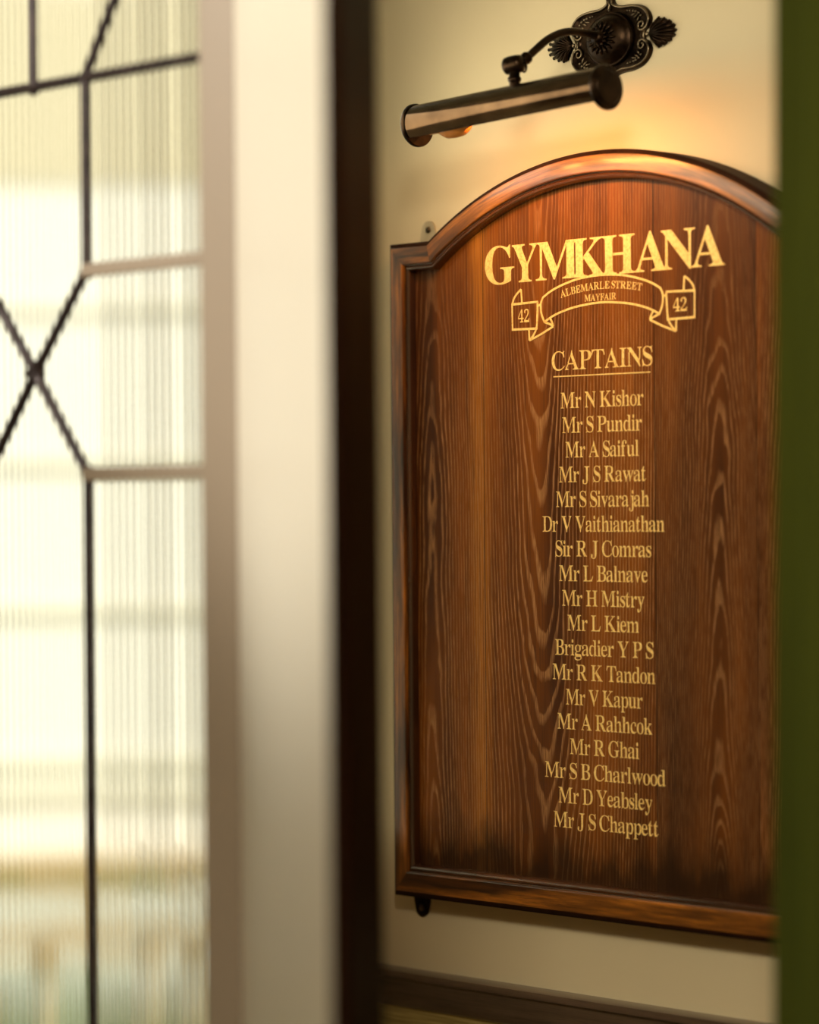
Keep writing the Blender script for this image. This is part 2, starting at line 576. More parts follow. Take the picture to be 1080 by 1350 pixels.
for (a, za), (b, zb) in segs:
    p, q = Vector((cxw + a, 0, za)), Vector((cxw + b, 0, zb))
    dv = (q - p).normalized()
    sd = Vector((dv.z, 0, -dv.x)) * 0.0055
    ring = []
    for e in (p, q):
        ring.append([bm.verts.new(e + sd * cu + Vector((0, WY + yo, 0))) for cu, yo in
                     ((-1, .0015), (-.8, -.003), (0, -.0048), (.8, -.003), (1, .0015), (.9, .0014), (.5, .0012), (-.5, .0012), (-.9, .0014))])
    for k in range(9):
        bm.faces.new((ring[0][k], ring[0][(k + 1) % 9], ring[1][(k + 1) % 9], ring[1][k]))
    bm.faces.new(ring[0]); bm.faces.new(list(reversed(ring[1])))
for px_, pz_ in ((hw, zbar), (-hw, zbar), (0, zx), (hw, zj1), (-hw, zj1), (hw, zj2), (-hw, zj2), (0, zbar)):
    ball(bm, (cxw + px_, WY + .001, pz_), .0095, 1, .55, 1, 12)
obj('lead_came', bm, M_lead, win)
# broad lead cames of the side lights, reflected light put into their taupe
for s in (-1, 1):
    for zz in (zj1, zj2):
        bm = bmesh.new()
        xa_, xb_ = sorted((cxw + s * (hw - .002), cxw + s * .270))
        box(bm, (xa_, WY - .006, zz - .0068), (xb_, WY + .0012, zz + .0068), .002)
        obj('bright_came', bm, M_taupe, win)
# one sheet of vertically reeded glass
bm = bmesh.new()
pitch, dep, nsub = 0.0113, 0.0016, 8
xs, x0 = [], WX0
while x0 < WX1 - 1e-6:
    for k in range(nsub):
        u = k / nsub
        xx = x0 + u * pitch
        if xx <= WX1:
            xs.append((xx, dep * (1 - (2 * u - 1) ** 2)))
    x0 += pitch
xs.append((WX1, 0))
a0 = [bm.verts.new((xx, WY + .0045 + yy, WZ0)) for xx, yy in xs]
a1 = [bm.verts.new((xx, WY + .0045 + yy, WZ1)) for xx, yy in xs]
b0 = [bm.verts.new((xx, WY + .0015, WZ0)) for xx, yy in xs]
b1 = [bm.verts.new((xx, WY + .0015, WZ1)) for xx, yy in xs]
for i in range(len(xs) - 1):
    bm.faces.new((a0[i], a1[i], a1[i + 1], a0[i + 1]))
    bm.faces.new((b0[i], b0[i + 1], b1[i + 1], b1[i]))
    bm.faces.new((a0[i], a0[i + 1], b0[i + 1], b0[i]))
    bm.faces.new((a1[i], b1[i], b1[i + 1], a1[i + 1]))
bm.faces.new((a0[0], b0[0], b1[0], a1[0])); bm.faces.new((a0[-1], a1[-1], b1[-1], b0[-1]))
obj('reeded_glass', bm, M_glass, win)

# ------------------------------------------------------------------ dado rail and wall covering on the board wall
def sweep_x(prof, x0, x1, name, mat, n=2):
    """moulding with profile (y, z) running along x, with its grain map"""
    bm = bmesh.new()
    uvl = bm.loops.layers.uv.new('grain')
    xsx = [x0 + (x1 - x0) * i / n for i in range(n + 1)]
    rows = [[bm.verts.new((xx, yy, zz)) for yy, zz in prof] for xx in xsx]
    m = len(prof)
    for i in range(n):
        for k in range(m):
            f = bm.faces.new((rows[i][k], rows[i][(k + 1) % m], rows[i + 1][(k + 1) % m], rows[i + 1][k]))
            for lp in f.loops:
                lp[uvl].uv = (lp.vert.co.x, lp.vert.co.z + lp.vert.co.y)
    bm.faces.new(rows[0]); bm.faces.new(list(reversed(rows[-1])))
    return obj(name, bm, mat)
rail = [(0, .946), (-.018, .946), (-.0235, .944), (-.0245, .940), (-.0235, .936), (-.018, .934), (-.0165, .931), (-.0165, .912), (-.013, .907),
        (-.0105, .900), (-.0075, .897), (0, .897)]
struct(autosmooth(sweep_x(rail, -0.43, RX1, 'trim_1', M_rail), 50))
bm = bmesh.new(); box(bm, (-0.43, -.0045, .12), (RX1, 0, .897))
struct(obj('trim_3', bm, M_olive))
bm = bmesh.new(); box(bm, (-0.43, -.018, 0), (RX1, 0, .12), .004)
struct(obj('baseboard_back', bm, M_dark))

# ------------------------------------------------------------------ honours board
B0 = (0, 0, 1.0425)
board = thing('honours_board', 'varnished oak honours board with arched top and gold painted lettering hung on the cream wall', 'honours board', B0)
ZC = 1.4495
NA = 56
def outline(d):
    R, zs, xo, zb = 0.484 - d, 1.8485 - d * 1.06, 0.3415 - d, 1.0425 + d * 1.22
    xi = math.sqrt(R * R - (zs - ZC) ** 2)
    a0 = math.atan2(zs - ZC, -xi)
    a1 = math.atan2(zs - ZC, xi)
    pts = [(-xo, zb), (-xo, zs)]
    pts += [(R * math.cos(a0 + (a1 - a0) * i / NA), ZC + R * math.sin(a0 + (a1 - a0) * i / NA)) for i in range(NA + 1)]
    pts += [(xo, zs), (xo, zb)]
    return pts
def frame_mesh(prof, name, mat, parent):
    bm = bmesh.new()
    uvl = bm.loops.layers.uv.new('grain')
    loops = [[bm.verts.new((px, yy, pz)) for px, pz in outline(d)] for d, yy in prof]
    ref = outline(prof[0][0])
    n = len(ref)
    dist = [0.0]
    for i in range(n):
        dist.append(dist[-1] + math.dist(ref[i], ref[(i + 1) % n]))
    acr = [0.0]
    for (d0, y0), (d1_, y1) in zip(prof[:-1], prof[1:]):
        acr.append(acr[-1] + math.hypot(d1_ - d0, y1 - y0))
    for j in range(len(prof) - 1):
        for i in range(n):
            k = (i + 1) % n
            f = bm.faces.new((loops[j][i], loops[j][k], loops[j + 1][k], loops[j + 1][i]))
            # every straight member and the arch get their own run of grain
            shift = 0.31 * (0 if i == 0 else 1 if i == 1 else 2 if i < n - 3 else 3 if i == n - 3 else 4 if i == n - 2 else 5)
            for lp, (jj, ii) in zip(f.loops, ((j, i), (j, i + 1), (j + 1, i + 1), (j + 1, i))):
                lp[uvl].uv = (dist[ii] + shift, acr[jj] + shift)
    return autosmooth(obj(name, bm, mat, parent), 28)
fr = frame_mesh([(.0, .0), (.0, -.0372), (.0008, -.0385), (.0055, -.0416), (.0066, -.042), (.0240, -.042), (.0252, -.0412),
                 (.0256, -.0375)], 'frame', M_frame, board)
frame_mesh([(.0256, -.0375), (.0264, -.0372), (.0275, -.0385), (.0292, -.0392), (.0309, -.0385), (.0322, -.0365), (.0328, -.033), (.0330, -.0255)],
           'moulding', M_mould, fr)
fr.data.materials.append(M_edge_shade)          # outer edge coloured dark to stand in for its unlit sides
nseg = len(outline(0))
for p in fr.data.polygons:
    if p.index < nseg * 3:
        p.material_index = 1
bm = bmesh.new()
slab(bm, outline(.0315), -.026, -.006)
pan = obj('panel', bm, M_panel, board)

# hanging brackets (glass plates), two above and two below
def bracket(cxb, zroot, ztip, sgn, mat, lab):
    bm = bmesh.new()
    w = .0125
    pts = [(cxb - w * 1.25, zroot), (cxb - w * 1.05, (zroot * 0.55 + ztip * 0.45))]
    zc_ = ztip - sgn * w * .9
    pts += [(cxb - w * .9 * math.cos(a), zc_ + sgn * w * .9 * math.sin(a)) for a in [PI * i / 12 for i in range(13)]]
    pts += [(cxb + w * 1.05, (zroot * 0.55 + ztip * 0.45)), (cxb + w * 1.25, zroot)]
    if sgn < 0:
        pts.reverse()
    slab(bm, pts, -.0028, -.0002)
    b = autosmooth(obj('hanging_bracket', bm, mat, board), 40)
    b['label'] = lab
    bm = bmesh.new()
    lathe(bm, [(.0042, 0), (.0042, .0009), (.003, .0019), (0, .0021)], (cxb, -.0027, zc_), (0, -1, 0), 16)
    obj('screw', bm, M_screw, b, True)
bracket(-.3095, 1.845, 1.878, 1, M_brass, 'dull brass hanging bracket above the left shoulder')
bracket(-.330, 1.046, 1.0125, -1, M_bronze_dk, 'hanging bracket under the lower left corner, coloured dark for its shade')  # lower plate takes a dark colour in place of the board's shade

# ---- lettering
GL = (
[{"G":[[60,498,64,571,76,641,96,705,125,765,160,820,202,868,249,910,303,946,361,975,424,995,490,1008,559,1012,677,998,819,952,848,948,882,963,911,1012,950,1012,950,669,912,669,877,752,818,839,747,906,683,943,599,963,519,956,465,934,420,898,383,846,354,781,333,700,321,605,317,495,321,387,335,293,374,178,411,119,455,74,480,57,536,35,599,28,637,30,669,36,705,52,721,67,737,99,745,155,743,309,733,346,715,370,672,389,599,396,599,431,1088,431,1088,396,1041,391,1007,381,993,371,979,347,970,295,969,63,874,26,729,-10,631,-21,506,-18,401,3,337,27,252,78,181,143,125,223,85,317,64,422]],
"Y":[[-29,952,-29,990,450,990,450,952,398,950,362,939,342,920,340,894,352,859,540,491,732,809,756,867,756,902,742,926,696,948,641,952,641,990,955,990,955,952,928,946,896,929,847,873,583,442,583,175,589,109,603,76,625,56,662,44,712,38,712,0,220,0,220,38,270,44,306,56,323,69,339,97,349,156,349,388,72,888,31,933]],
"M":[[31,0,31,38,105,51,141,76,156,108,164,172,161,873,150,910,128,933,90,947,32,953,32,990,401,990,689,310,977,990,1342,990,1342,953,1271,938,1238,912,1224,881,1218,822,1222,120,1234,78,1252,57,1287,43,1340,38,1340,0,860,0,860,38,916,46,953,61,972,82,984,122,988,867,626,0,587,0,229,845,229,174,234,119,246,81,268,58,316,42,368,38,368,0]],
"K":[[35,0,35,38,111,51,143,76,160,123,164,175,160,870,148,905,129,929,85,948,36,953,36,990,527,990,527,953,439,936,417,920,405,895,397,836,397,508,712,826,749,878,758,910,750,929,709,947,632,953,632,990,1056,990,1056,953,1005,951,937,930,828,858,588,619,1014,93,1065,51,1129,38,1129,0,610,0,610,38,699,45,722,61,723,87,697,132,434,464,397,431,401,123,412,86,431,62,462,47,527,38,527,0]],
"H":[[34,0,34,38,109,51,142,76,158,123,162,175,158,870,147,905,128,928,97,943,35,953,35,990,526,990,526,953,437,936,416,920,403,895,396,836,396,545,743,545,743,836,736,895,724,920,703,936,613,953,613,990,1102,990,1102,953,1027,938,996,915,980,872,977,823,980,126,996,80,1018,58,1053,44,1102,38,1102,0,613,0,613,38,662,43,699,55,722,74,736,106,743,175,743,480,396,480,396,175,402,109,416,76,438,56,475,44,526,38,526,0]],
"A":[[-19,0,-19,39,20,46,44,60,86,116,448,1013,488,1012,851,152,900,66,933,44,964,39,964,0,498,0,498,39,570,48,599,63,614,85,616,105,607,139,549,288,225,288,168,145,164,90,177,65,204,49,277,39,277,0],
[247,349,526,349,384,693]],
"N":[[39,0,39,38,110,48,145,71,159,106,165,171,165,844,83,939,39,953,39,990,340,990,850,366,850,821,844,885,829,918,808,935,720,953,720,990,1042,990,1042,953,979,944,942,923,927,896,918,855,917,-23,876,-23,232,761,236,120,247,83,265,61,297,47,362,38,362,0]]},{"2":[[69,0,86,9,90,19,90,132,85,150,89,169,352,437,460,568,490,618,511,667,525,726,531,789,529,846,522,879,510,907,492,929,469,946,427,963,379,968,334,964,294,952,262,932,238,904,226,878,213,825,210,783,220,746,241,715,186,720,156,728,132,741,116,757,101,807,96,873,111,935,139,979,171,1007,230,1036,286,1050,361,1057,451,1053,512,1041,563,1020,620,975,646,937,663,892,672,842,672,789,665,740,648,691,602,610,512,497,408,388,174,161,531,161,584,167,616,181,646,210,663,250,672,295,668,307,741,307,727,217,706,153,703,26,706,13,722,0]],
"4":[[38,272,55,283,58,294,58,349,44,371,45,382,347,883,389,915,454,1021,457,1032,451,1042,617,1042,600,1030,597,1018,600,380,611,368,771,368,763,368,751,356,749,344,751,284,763,272,771,272,612,272,600,260,597,249,599,159,609,126,639,101,702,82,771,77,746,77,736,68,736,19,740,10,757,0,282,0,298,10,302,19,302,58,301,68,290,77,273,77,331,79,383,88,433,108,451,126,462,166,459,260,446,272],
[112,368,446,368,459,379,470,870,433,887,422,895,423,904,334,741]],
"A":[[-3,0,20,10,20,30,-1,40,44,50,73,73,155,268,200,304,209,328,192,363,315,670,361,706,409,824,448,1013,488,1012,524,840,808,169,839,107,862,74,893,53,944,40,924,30,924,10,948,0,513,0,537,10,537,30,513,40,604,54,641,73,654,92,648,129,591,274,567,288,222,288,162,145,150,90,160,65,181,52,214,44,275,39,249,39,238,34,238,10,261,0],
[243,349,551,349,556,360,553,370,429,672,416,683,392,693,376,683]],
"B":[[48,990,565,986,638,976,699,958,746,933,780,901,804,862,818,815,822,762,811,681,796,646,769,610,712,568,658,548,599,537,680,522,770,482,812,447,838,414,856,376,867,333,871,286,858,193,822,117,784,75,705,29,601,5,516,0,51,0,74,9,74,28,51,39,110,47,165,70,182,88,197,126,201,178,201,802,196,868,177,911,156,929,127,941,51,953,73,962,73,981],
[357,573,357,560,366,547,494,554,541,565,582,582,627,619,645,654,653,686,657,786,643,854,628,884,604,907,555,931,493,942,418,938,384,928,370,918,360,895,357,863],
[357,164,358,119,366,91,385,72,429,57,482,53,555,60,616,83,647,107,668,138,683,177,693,279,690,335,679,383,646,437,611,463,544,489,461,501,368,502,357,491,357,480]],
"C":[[96,496,100,569,111,638,130,703,156,763,189,818,227,866,271,909,321,945,376,974,434,995,495,1008,564,1012,663,998,806,950,858,947,889,962,911,1012,949,1012,942,958,910,926,912,884,943,745,949,670,912,670,865,792,836,842,800,885,723,933,665,953,607,962,505,956,441,934,387,897,338,835,313,779,291,698,277,590,273,492,278,389,293,299,313,234,353,161,400,113,459,79,527,58,604,51,653,54,722,69,808,109,885,171,931,231,966,193,924,142,878,98,775,31,726,7,674,-10,619,-20,558,-23,490,-19,430,-7,372,14,318,43,269,79,226,122,188,171,156,227,130,288,111,353,100,423]],
"D":[[46,953,71,962,71,981,47,990,481,990,600,982,692,961,745,940,813,898,854,861,908,790,947,706,970,607,979,495,971,379,948,278,911,193,853,116,795,70,712,31,613,8,495,0,59,0,83,9,83,28,59,38,112,46,164,64,182,79,196,113,200,162,200,813,191,885,170,919,119,943],
[357,181,362,105,369,87,382,74,415,61,454,54,559,59,636,85,683,115,707,137,745,192,776,272,797,393,801,498,797,602,783,692,764,757,726,831,681,879,624,914,559,935,487,942,428,936,382,921,369,907,362,889,357,837]],
"E":[[45,37,122,47,174,72,196,111,203,169,203,802,198,863,186,900,163,925,107,946,49,953,74,962,74,981,51,990,848,990,831,978,828,928,860,818,867,695,834,695,814,785,784,852,753,883,710,906,617,928,504,936,407,927,383,919,368,906,358,854,358,560,358,547,368,534,472,538,516,547,550,563,575,585,592,614,605,651,626,750,661,750,661,689,653,615,644,578,622,528,625,479,644,442,655,393,661,257,625,257,603,381,588,417,566,445,534,464,493,476,368,483,358,473,358,146,362,111,375,86,428,66,484,60,554,61,628,69,693,84,750,106,793,137,817,163,848,209,894,311,934,311,899,185,853,87,840,19,842,10,857,0,46,0,70,9,70,27]],
"F":[[47,990,836,990,819,978,816,928,846,830,855,756,856,695,821,695,798,793,781,838,745,883,704,908,603,931,478,937,395,927,370,915,361,902,357,866,357,558,357,548,367,537,488,544,527,557,550,571,578,601,593,635,618,753,657,753,647,617,618,530,620,480,639,443,650,393,657,257,619,257,605,342,590,396,569,436,543,458,498,476,437,485,366,486,357,473,357,162,368,101,384,79,420,58,480,44,543,38,519,28,519,9,543,0,48,0,73,9,73,28,51,39,111,50,165,73,182,91,197,129,201,182,201,815,197,866,180,903,135,932,48,952,70,962,70,981]],
"G":[[99,498,103,571,114,641,133,705,159,765,192,820,230,868,273,910,323,946,376,975,433,995,493,1008,559,1012,669,998,802,953,850,948,874,954,886,963,911,1012,950,1012,946,969,911,937,913,883,939,776,950,669,912,669,884,752,848,823,808,875,770,906,698,943,640,958,581,964,509,956,446,934,392,898,343,835,317,781,295,700,282,605,278,495,283,387,297,293,322,213,351,157,380,119,431,74,493,44,562,30,641,30,714,45,740,59,760,77,781,125,783,294,769,346,752,363,713,381,614,395,638,404,638,422,614,431,1072,431,1049,422,1049,404,1073,395,1018,389,977,376,956,364,937,336,931,295,930,81,941,63,939,58,861,26,769,-1,631,-21,544,-21,476,-13,412,3,354,27,300,59,238,112,192,168,159,223,133,284,114,350,103,422]],
"H":[[49,0,73,9,73,28,50,39,139,56,164,69,182,86,197,123,201,175,201,823,197,870,181,905,163,921,109,943,52,953,74,962,74,981,51,990,510,990,486,981,486,962,510,953,450,944,402,929,374,909,363,887,357,836,357,568,359,556,372,545,767,545,780,556,782,836,773,895,761,914,730,933,629,953,652,962,652,981,629,990,1087,990,1063,981,1063,962,1085,952,998,934,974,922,956,906,942,872,938,812,938,175,942,126,956,90,984,64,1027,48,1086,39,1063,28,1063,9,1087,0,629,0,652,9,652,28,629,39,687,47,730,60,762,83,774,106,782,165,782,455,780,468,768,480,371,480,359,468,357,175,364,109,384,76,406,62,449,47,509,39,486,28,486,9,510,0]],
"I":[[45,990,516,990,492,981,492,962,516,953,457,946,402,929,373,907,360,872,358,168,365,111,381,84,432,57,518,39,499,33,495,9,518,0,45,0,68,9,68,28,47,39,104,50,158,70,187,95,200,132,203,829,198,885,182,916,162,929,122,943,45,953,68,962,68,981]],
"J":[[32,50,37,97,51,145,76,160,118,160,135,155,149,141,160,92,159,28,137,-40,141,-53,156,-70,180,-81,209,-87,244,-87,289,-79,334,-54,347,-35,357,1,357,850,341,897,312,922,259,941,188,953,211,962,211,981,188,990,667,990,644,981,644,962,668,953,606,942,557,925,536,907,522,875,516,813,516,193,511,114,494,35,476,-11,447,-58,410,-95,355,-123,307,-136,237,-142,176,-135,117,-110,61,-69,43,-37]],
"K":[[51,0,74,9,74,28,51,39,140,56,165,69,184,86,198,123,203,175,203,823,198,870,183,905,153,929,111,944,52,953,76,962,76,981,52,990,511,990,488,981,488,962,512,953,451,944,403,929,375,909,365,887,358,836,358,528,375,508,447,531,483,569,517,622,732,840,780,900,786,920,762,936,717,947,647,953,671,962,671,981,647,990,1041,990,1016,981,1018,958,1051,953,998,951,947,938,911,925,854,887,782,824,579,619,610,554,977,101,1031,58,1069,45,1111,39,1089,28,1089,9,1112,0,627,0,649,9,649,28,623,38,723,48,760,66,763,80,736,121,480,444,426,464,398,456,362,431,358,420,358,175,362,123,377,86,395,69,451,47,511,39,488,28,488,9,511,0]],
"L":[[49,0,73,9,73,28,50,39,124,51,174,76,193,109,201,175,201,823,197,872,181,907,163,923,109,944,51,953,74,962,74,981,51,990,527,990,504,981,504,962,530,953,451,946,400,929,373,905,360,871,357,180,363,109,373,90,394,76,431,66,483,60,610,66,717,93,766,121,815,173,854,244,889,336,929,336,896,199,848,84,838,21,840,10,855,0]],
"M":[[45,0,70,9,70,28,47,39,105,47,131,56,155,76,166,108,169,831,201,864,189,904,165,925,119,942,47,953,71,962,71,981,47,990,385,990,374,979,374,969,644,331,681,310,697,320,703,331,923,852,968,884,1004,969,1005,979,994,990,1327,990,1303,981,1303,962,1325,952,1241,932,1198,903,1183,869,1178,822,1178,185,1183,120,1195,85,1221,61,1269,45,1322,38,1301,28,1301,9,1325,0,876,0,899,9,899,28,880,39,946,51,992,70,1015,96,1025,132,1028,830,985,867,757,325,712,293,667,184,626,0,587,0,548,176,280,810,226,845,224,174,229,92,237,72,263,53,353,38,329,28,329,9,353,0]],
"N":[[54,0,79,9,79,28,58,38,139,53,156,66,166,90,171,158,171,748,204,784,201,844,116,933,58,952,75,958,79,981,55,990,324,990,321,980,326,970,796,396,853,366,856,833,851,900,839,923,822,935,735,953,755,958,759,981,734,990,1028,990,1003,981,1003,962,1027,953,968,944,942,935,922,916,914,884,911,386,878,351,878,164,917,-23,876,-23,761,153,287,731,229,761,229,106,238,75,251,61,286,47,346,39,323,28,323,9,348,0]],
"P":[[49,0,73,9,73,28,50,39,139,56,164,69,182,86,197,123,201,187,201,823,197,870,181,905,163,921,109,943,52,953,74,962,74,981,50,990,464,990,586,985,649,977,697,964,759,928,795,893,823,849,841,799,849,742,849,691,839,635,820,585,791,542,728,489,641,457,567,448,370,447,358,435,357,175,364,109,384,76,406,62,449,47,509,39,486,28,486,9,510,0],
[357,522,357,511,368,499,466,500,519,506,564,519,603,537,645,578,662,615,671,661,674,715,670,780,650,853,630,883,600,907,541,930,470,937,402,928,376,917,365,906,357,866]],
"R":[[49,0,73,9,73,28,50,39,139,56,164,69,182,86,197,123,201,175,201,823,197,870,181,905,163,921,109,943,52,953,74,962,74,981,50,990,571,986,692,965,753,941,793,914,833,868,862,790,868,727,856,644,822,576,789,542,722,503,655,486,926,85,966,51,1006,40,1043,38,1015,38,1005,33,1005,9,1028,0,753,0,759,10,756,19,483,442,459,461,368,461,357,449,358,139,367,103,384,76,434,51,509,39,486,28,486,9,510,0],
[357,529,358,518,369,508,472,509,528,516,598,538,636,561,658,584,676,610,691,652,699,730,696,779,687,821,671,856,647,885,615,908,578,924,535,934,489,937,430,933,394,923,369,906,362,889,357,853]],
"S":[[93,-23,96,11,133,45,132,80,105,206,93,343,136,343,169,205,192,151,220,108,259,75,337,43,397,33,451,33,494,39,548,58,578,78,612,116,631,153,640,194,635,240,624,261,588,299,537,333,314,447,246,497,197,549,167,607,148,697,146,804,155,850,174,891,206,933,235,957,299,993,345,1008,401,1013,457,1009,622,969,652,967,670,969,683,978,696,1013,737,1013,736,983,698,953,699,923,730,793,737,693,701,693,666,805,642,851,613,891,560,932,493,958,401,966,364,961,316,944,278,917,251,882,239,856,233,812,244,763,259,741,282,722,357,676,592,561,652,518,693,472,714,435,728,395,742,306,732,181,702,109,678,77,639,44,575,8,514,-12,445,-21,365,-19,318,-10,230,19,183,26,151,18,133,-23]],
"T":[[23,691,31,815,62,928,60,977,42,990,873,990,856,977,853,927,883,827,892,752,892,689,856,689,834,800,815,843,789,879,754,906,706,926,648,938,543,942,533,930,533,175,538,121,554,83,574,66,616,49,697,38,673,28,673,9,696,0,216,0,239,9,239,28,215,38,294,49,336,67,363,96,376,139,378,930,368,942,293,941,235,933,183,916,143,892,113,860,92,820,77,774,63,691]],
"V":[[-15,990,443,990,419,981,419,962,445,953,381,948,323,931,300,914,293,885,309,833,513,343,565,311,763,821,783,889,781,920,765,935,724,947,664,953,689,962,689,981,666,990,944,990,922,981,922,962,943,953,886,940,871,929,854,904,632,331,587,295,529,139,499,-28,461,-28,421,150,126,841,94,896,71,921,35,940,-12,952,8,962,8,981]],
"Y":[[-16,951,-3,952,10,961,10,980,-14,990,434,990,411,980,411,961,424,952,443,952,392,950,344,939,307,920,300,900,494,513,534,491,558,510,731,796,758,846,773,886,772,915,750,935,704,948,643,952,680,957,680,980,655,990,941,990,916,980,916,961,934,950,884,934,853,901,614,504,568,473,546,442,543,175,551,109,571,76,593,62,636,47,696,39,673,28,673,9,697,0,236,0,260,9,260,28,237,39,296,47,339,62,361,76,378,103,388,156,386,388,110,881,63,927,27,942]],
"a":[[83,137,87,183,101,225,124,262,156,296,204,326,268,356,395,399,457,413,471,427,470,546,463,577,452,598,434,614,398,631,321,642,276,639,240,631,207,607,203,593,228,516,221,439,210,424,188,416,157,415,131,421,118,442,111,514,115,584,131,615,151,633,219,669,264,683,312,691,389,691,449,684,498,670,533,648,568,603,584,562,594,514,601,94,614,81,655,75,673,77,696,91,704,79,677,68,682,60,670,41,610,-10,575,-21,528,-20,498,-8,477,53,465,64,436,76,393,61,338,18,289,-6,239,-17,173,-16,150,-8,132,6,108,36,88,89],
[218,182,221,146,231,116,250,94,279,80,328,73,361,77,424,103,468,137,471,147,471,349,432,368,412,365,344,341,309,323,268,293,237,258,221,217]],
"b":[[33,990,282,990,264,978,262,966,262,630,287,606,347,626,380,658,415,680,454,691,499,691,545,681,582,660,629,613,658,568,687,494,702,408,702,307,689,232,666,164,627,87,592,48,531,6,462,-19,383,-19,337,-1,227,61,200,51,115,-25,93,-25,100,11,133,84,132,875,126,910,118,926,93,940,38,954,57,964,57,981],
[262,172,263,121,279,77,349,38,371,33,421,32,463,41,505,67,536,107,554,151,564,206,572,308,570,410,559,488,546,528,527,560,499,584,443,605,400,609,367,606,333,596,304,580,269,544,262,514]],
"c":[[81,326,92,426,118,515,147,572,187,619,263,666,317,687,405,693,463,682,494,668,536,637,554,611,562,582,565,533,564,481,557,457,541,447,514,444,486,448,471,458,464,587,460,603,446,624,420,638,388,644,332,642,301,630,274,612,251,586,232,552,214,499,207,463,205,382,219,267,238,212,265,166,310,123,366,95,417,85,486,88,540,112,590,156,617,131,582,95,540,72,498,33,444,0,405,-14,360,-21,309,-20,270,-11,225,13,196,35,170,62,136,110,109,167,95,209,84,277]],
"d":[[81,320,90,425,114,516,163,606,213,657,265,686,298,691,341,691,378,680,432,637,501,609,524,631,524,872,519,902,510,918,486,935,440,949,396,955,422,964,422,981,399,990,674,990,657,977,654,964,655,139,667,94,690,79,745,62,729,51,729,32,753,23,634,12,485,-22,488,-9,522,18,524,58,491,71,482,78,483,85,476,76,432,52,400,15,355,-15,285,-21,241,-11,180,34,128,108,93,205],
[216,333,227,188,246,127,266,98,312,71,372,61,400,65,474,97,500,123,523,165,524,514,512,551,491,573,462,592,403,609,336,606,282,584,256,559,233,504,220,429]],
"e":[[81,342,87,415,101,482,132,560,175,622,241,667,286,686,342,692,418,680,501,634,537,587,557,537,570,479,576,365,602,361,229,361,218,348,219,298,240,208,268,159,299,130,339,109,383,96,458,93,500,105,537,129,587,187,617,158,574,106,543,88,497,42,442,3,376,-19,314,-21,271,-13,235,3,192,34,167,61,134,110,108,170,95,214,84,288],
[213,424,238,418,456,418,471,424,475,442,467,529,454,578,434,612,405,635,351,645,306,637,270,617,245,585,222,531,215,490]],
"f":[[48,0,71,9,71,26,50,36,113,50,142,71,150,95,153,159,153,579,151,590,138,602,52,602,71,611,74,620,71,665,52,675,139,675,151,686,154,796,161,847,194,930,223,962,260,985,322,1006,400,1010,450,1000,519,958,533,935,537,897,533,811,522,782,504,774,478,773,454,778,441,789,437,805,439,865,451,939,444,950,430,958,377,963,318,947,293,918,282,862,284,685,295,675,427,675,418,675,405,665,403,656,405,611,418,602,427,602,295,602,284,590,284,112,293,77,317,55,368,40,420,35,394,26,394,9,418,0]],
"g":[[55,-162,65,-114,88,-87,143,-62,176,-55,146,-43,129,-30,99,14,91,79,103,150,127,181,168,211,249,239,199,257,147,293,121,327,96,388,87,461,92,510,104,555,132,606,164,638,206,663,252,681,301,690,402,688,500,661,671,661,653,652,650,602,652,592,663,583,676,583,558,583,589,498,594,427,579,354,561,316,536,284,491,251,437,230,392,224,298,226,260,218,215,188,194,155,198,134,221,119,241,113,283,107,434,105,501,99,552,88,599,63,620,38,635,6,647,-72,662,-106,658,-153,638,-194,595,-235,498,-282,399,-301,283,-305,185,-291,123,-264,73,-218,60,-191],
[209,458,220,351,233,323,256,296,280,282,325,271,376,273,419,288,453,323,470,394,470,524,449,600,420,628,376,642,309,642,268,628,246,611,223,574,212,524],
[135,-158,139,-176,157,-202,190,-225,220,-237,300,-251,404,-251,491,-237,550,-210,570,-191,583,-169,589,-134,583,-111,572,-99,545,-86,508,-78,205,-74,186,-83,153,-112,140,-134]],
"h":[[54,0,79,9,79,26,57,36,109,47,140,67,150,90,153,121,152,888,145,914,131,933,103,946,60,955,80,965,80,981,56,990,302,990,285,977,282,964,282,605,293,592,316,580,342,588,372,606,433,664,474,685,498,690,571,688,598,678,621,659,657,601,677,514,682,91,691,68,702,56,730,44,772,36,751,26,751,9,775,0,454,0,479,9,478,31,442,35,472,36,512,47,538,69,549,101,550,486,544,534,526,567,495,583,441,590,355,570,319,545,285,511,282,499,284,91,293,68,304,56,331,44,373,36,352,26,352,9,377,0]],
"i":[[149,896,154,939,175,995,188,1003,219,1007,250,1003,263,995,284,939,289,896,284,854,262,799,249,791,219,787,188,791,175,799,154,854],
[54,0,79,9,79,26,58,36,110,48,141,66,150,89,153,121,151,583,144,608,133,619,62,637,83,647,84,665,60,675,304,675,286,663,284,651,285,100,290,75,304,57,331,45,372,36,352,26,352,9,377,0]],
"j":[[160,899,163,932,176,978,193,1002,209,1008,242,1010,262,1006,280,992,297,942,303,899,298,857,275,802,262,794,231,790,200,794,186,802,165,856],
[-85,-192,-77,-81,-66,-69,-32,-63,1,-68,18,-90,16,-178,1,-221,15,-242,43,-252,68,-254,125,-245,155,-226,173,-185,178,-117,177,569,169,598,150,618,105,633,62,639,87,648,87,666,64,675,327,675,310,662,307,649,306,-78,298,-134,274,-204,252,-240,198,-280,135,-301,64,-305,11,-294,-66,-246,-81,-220]],
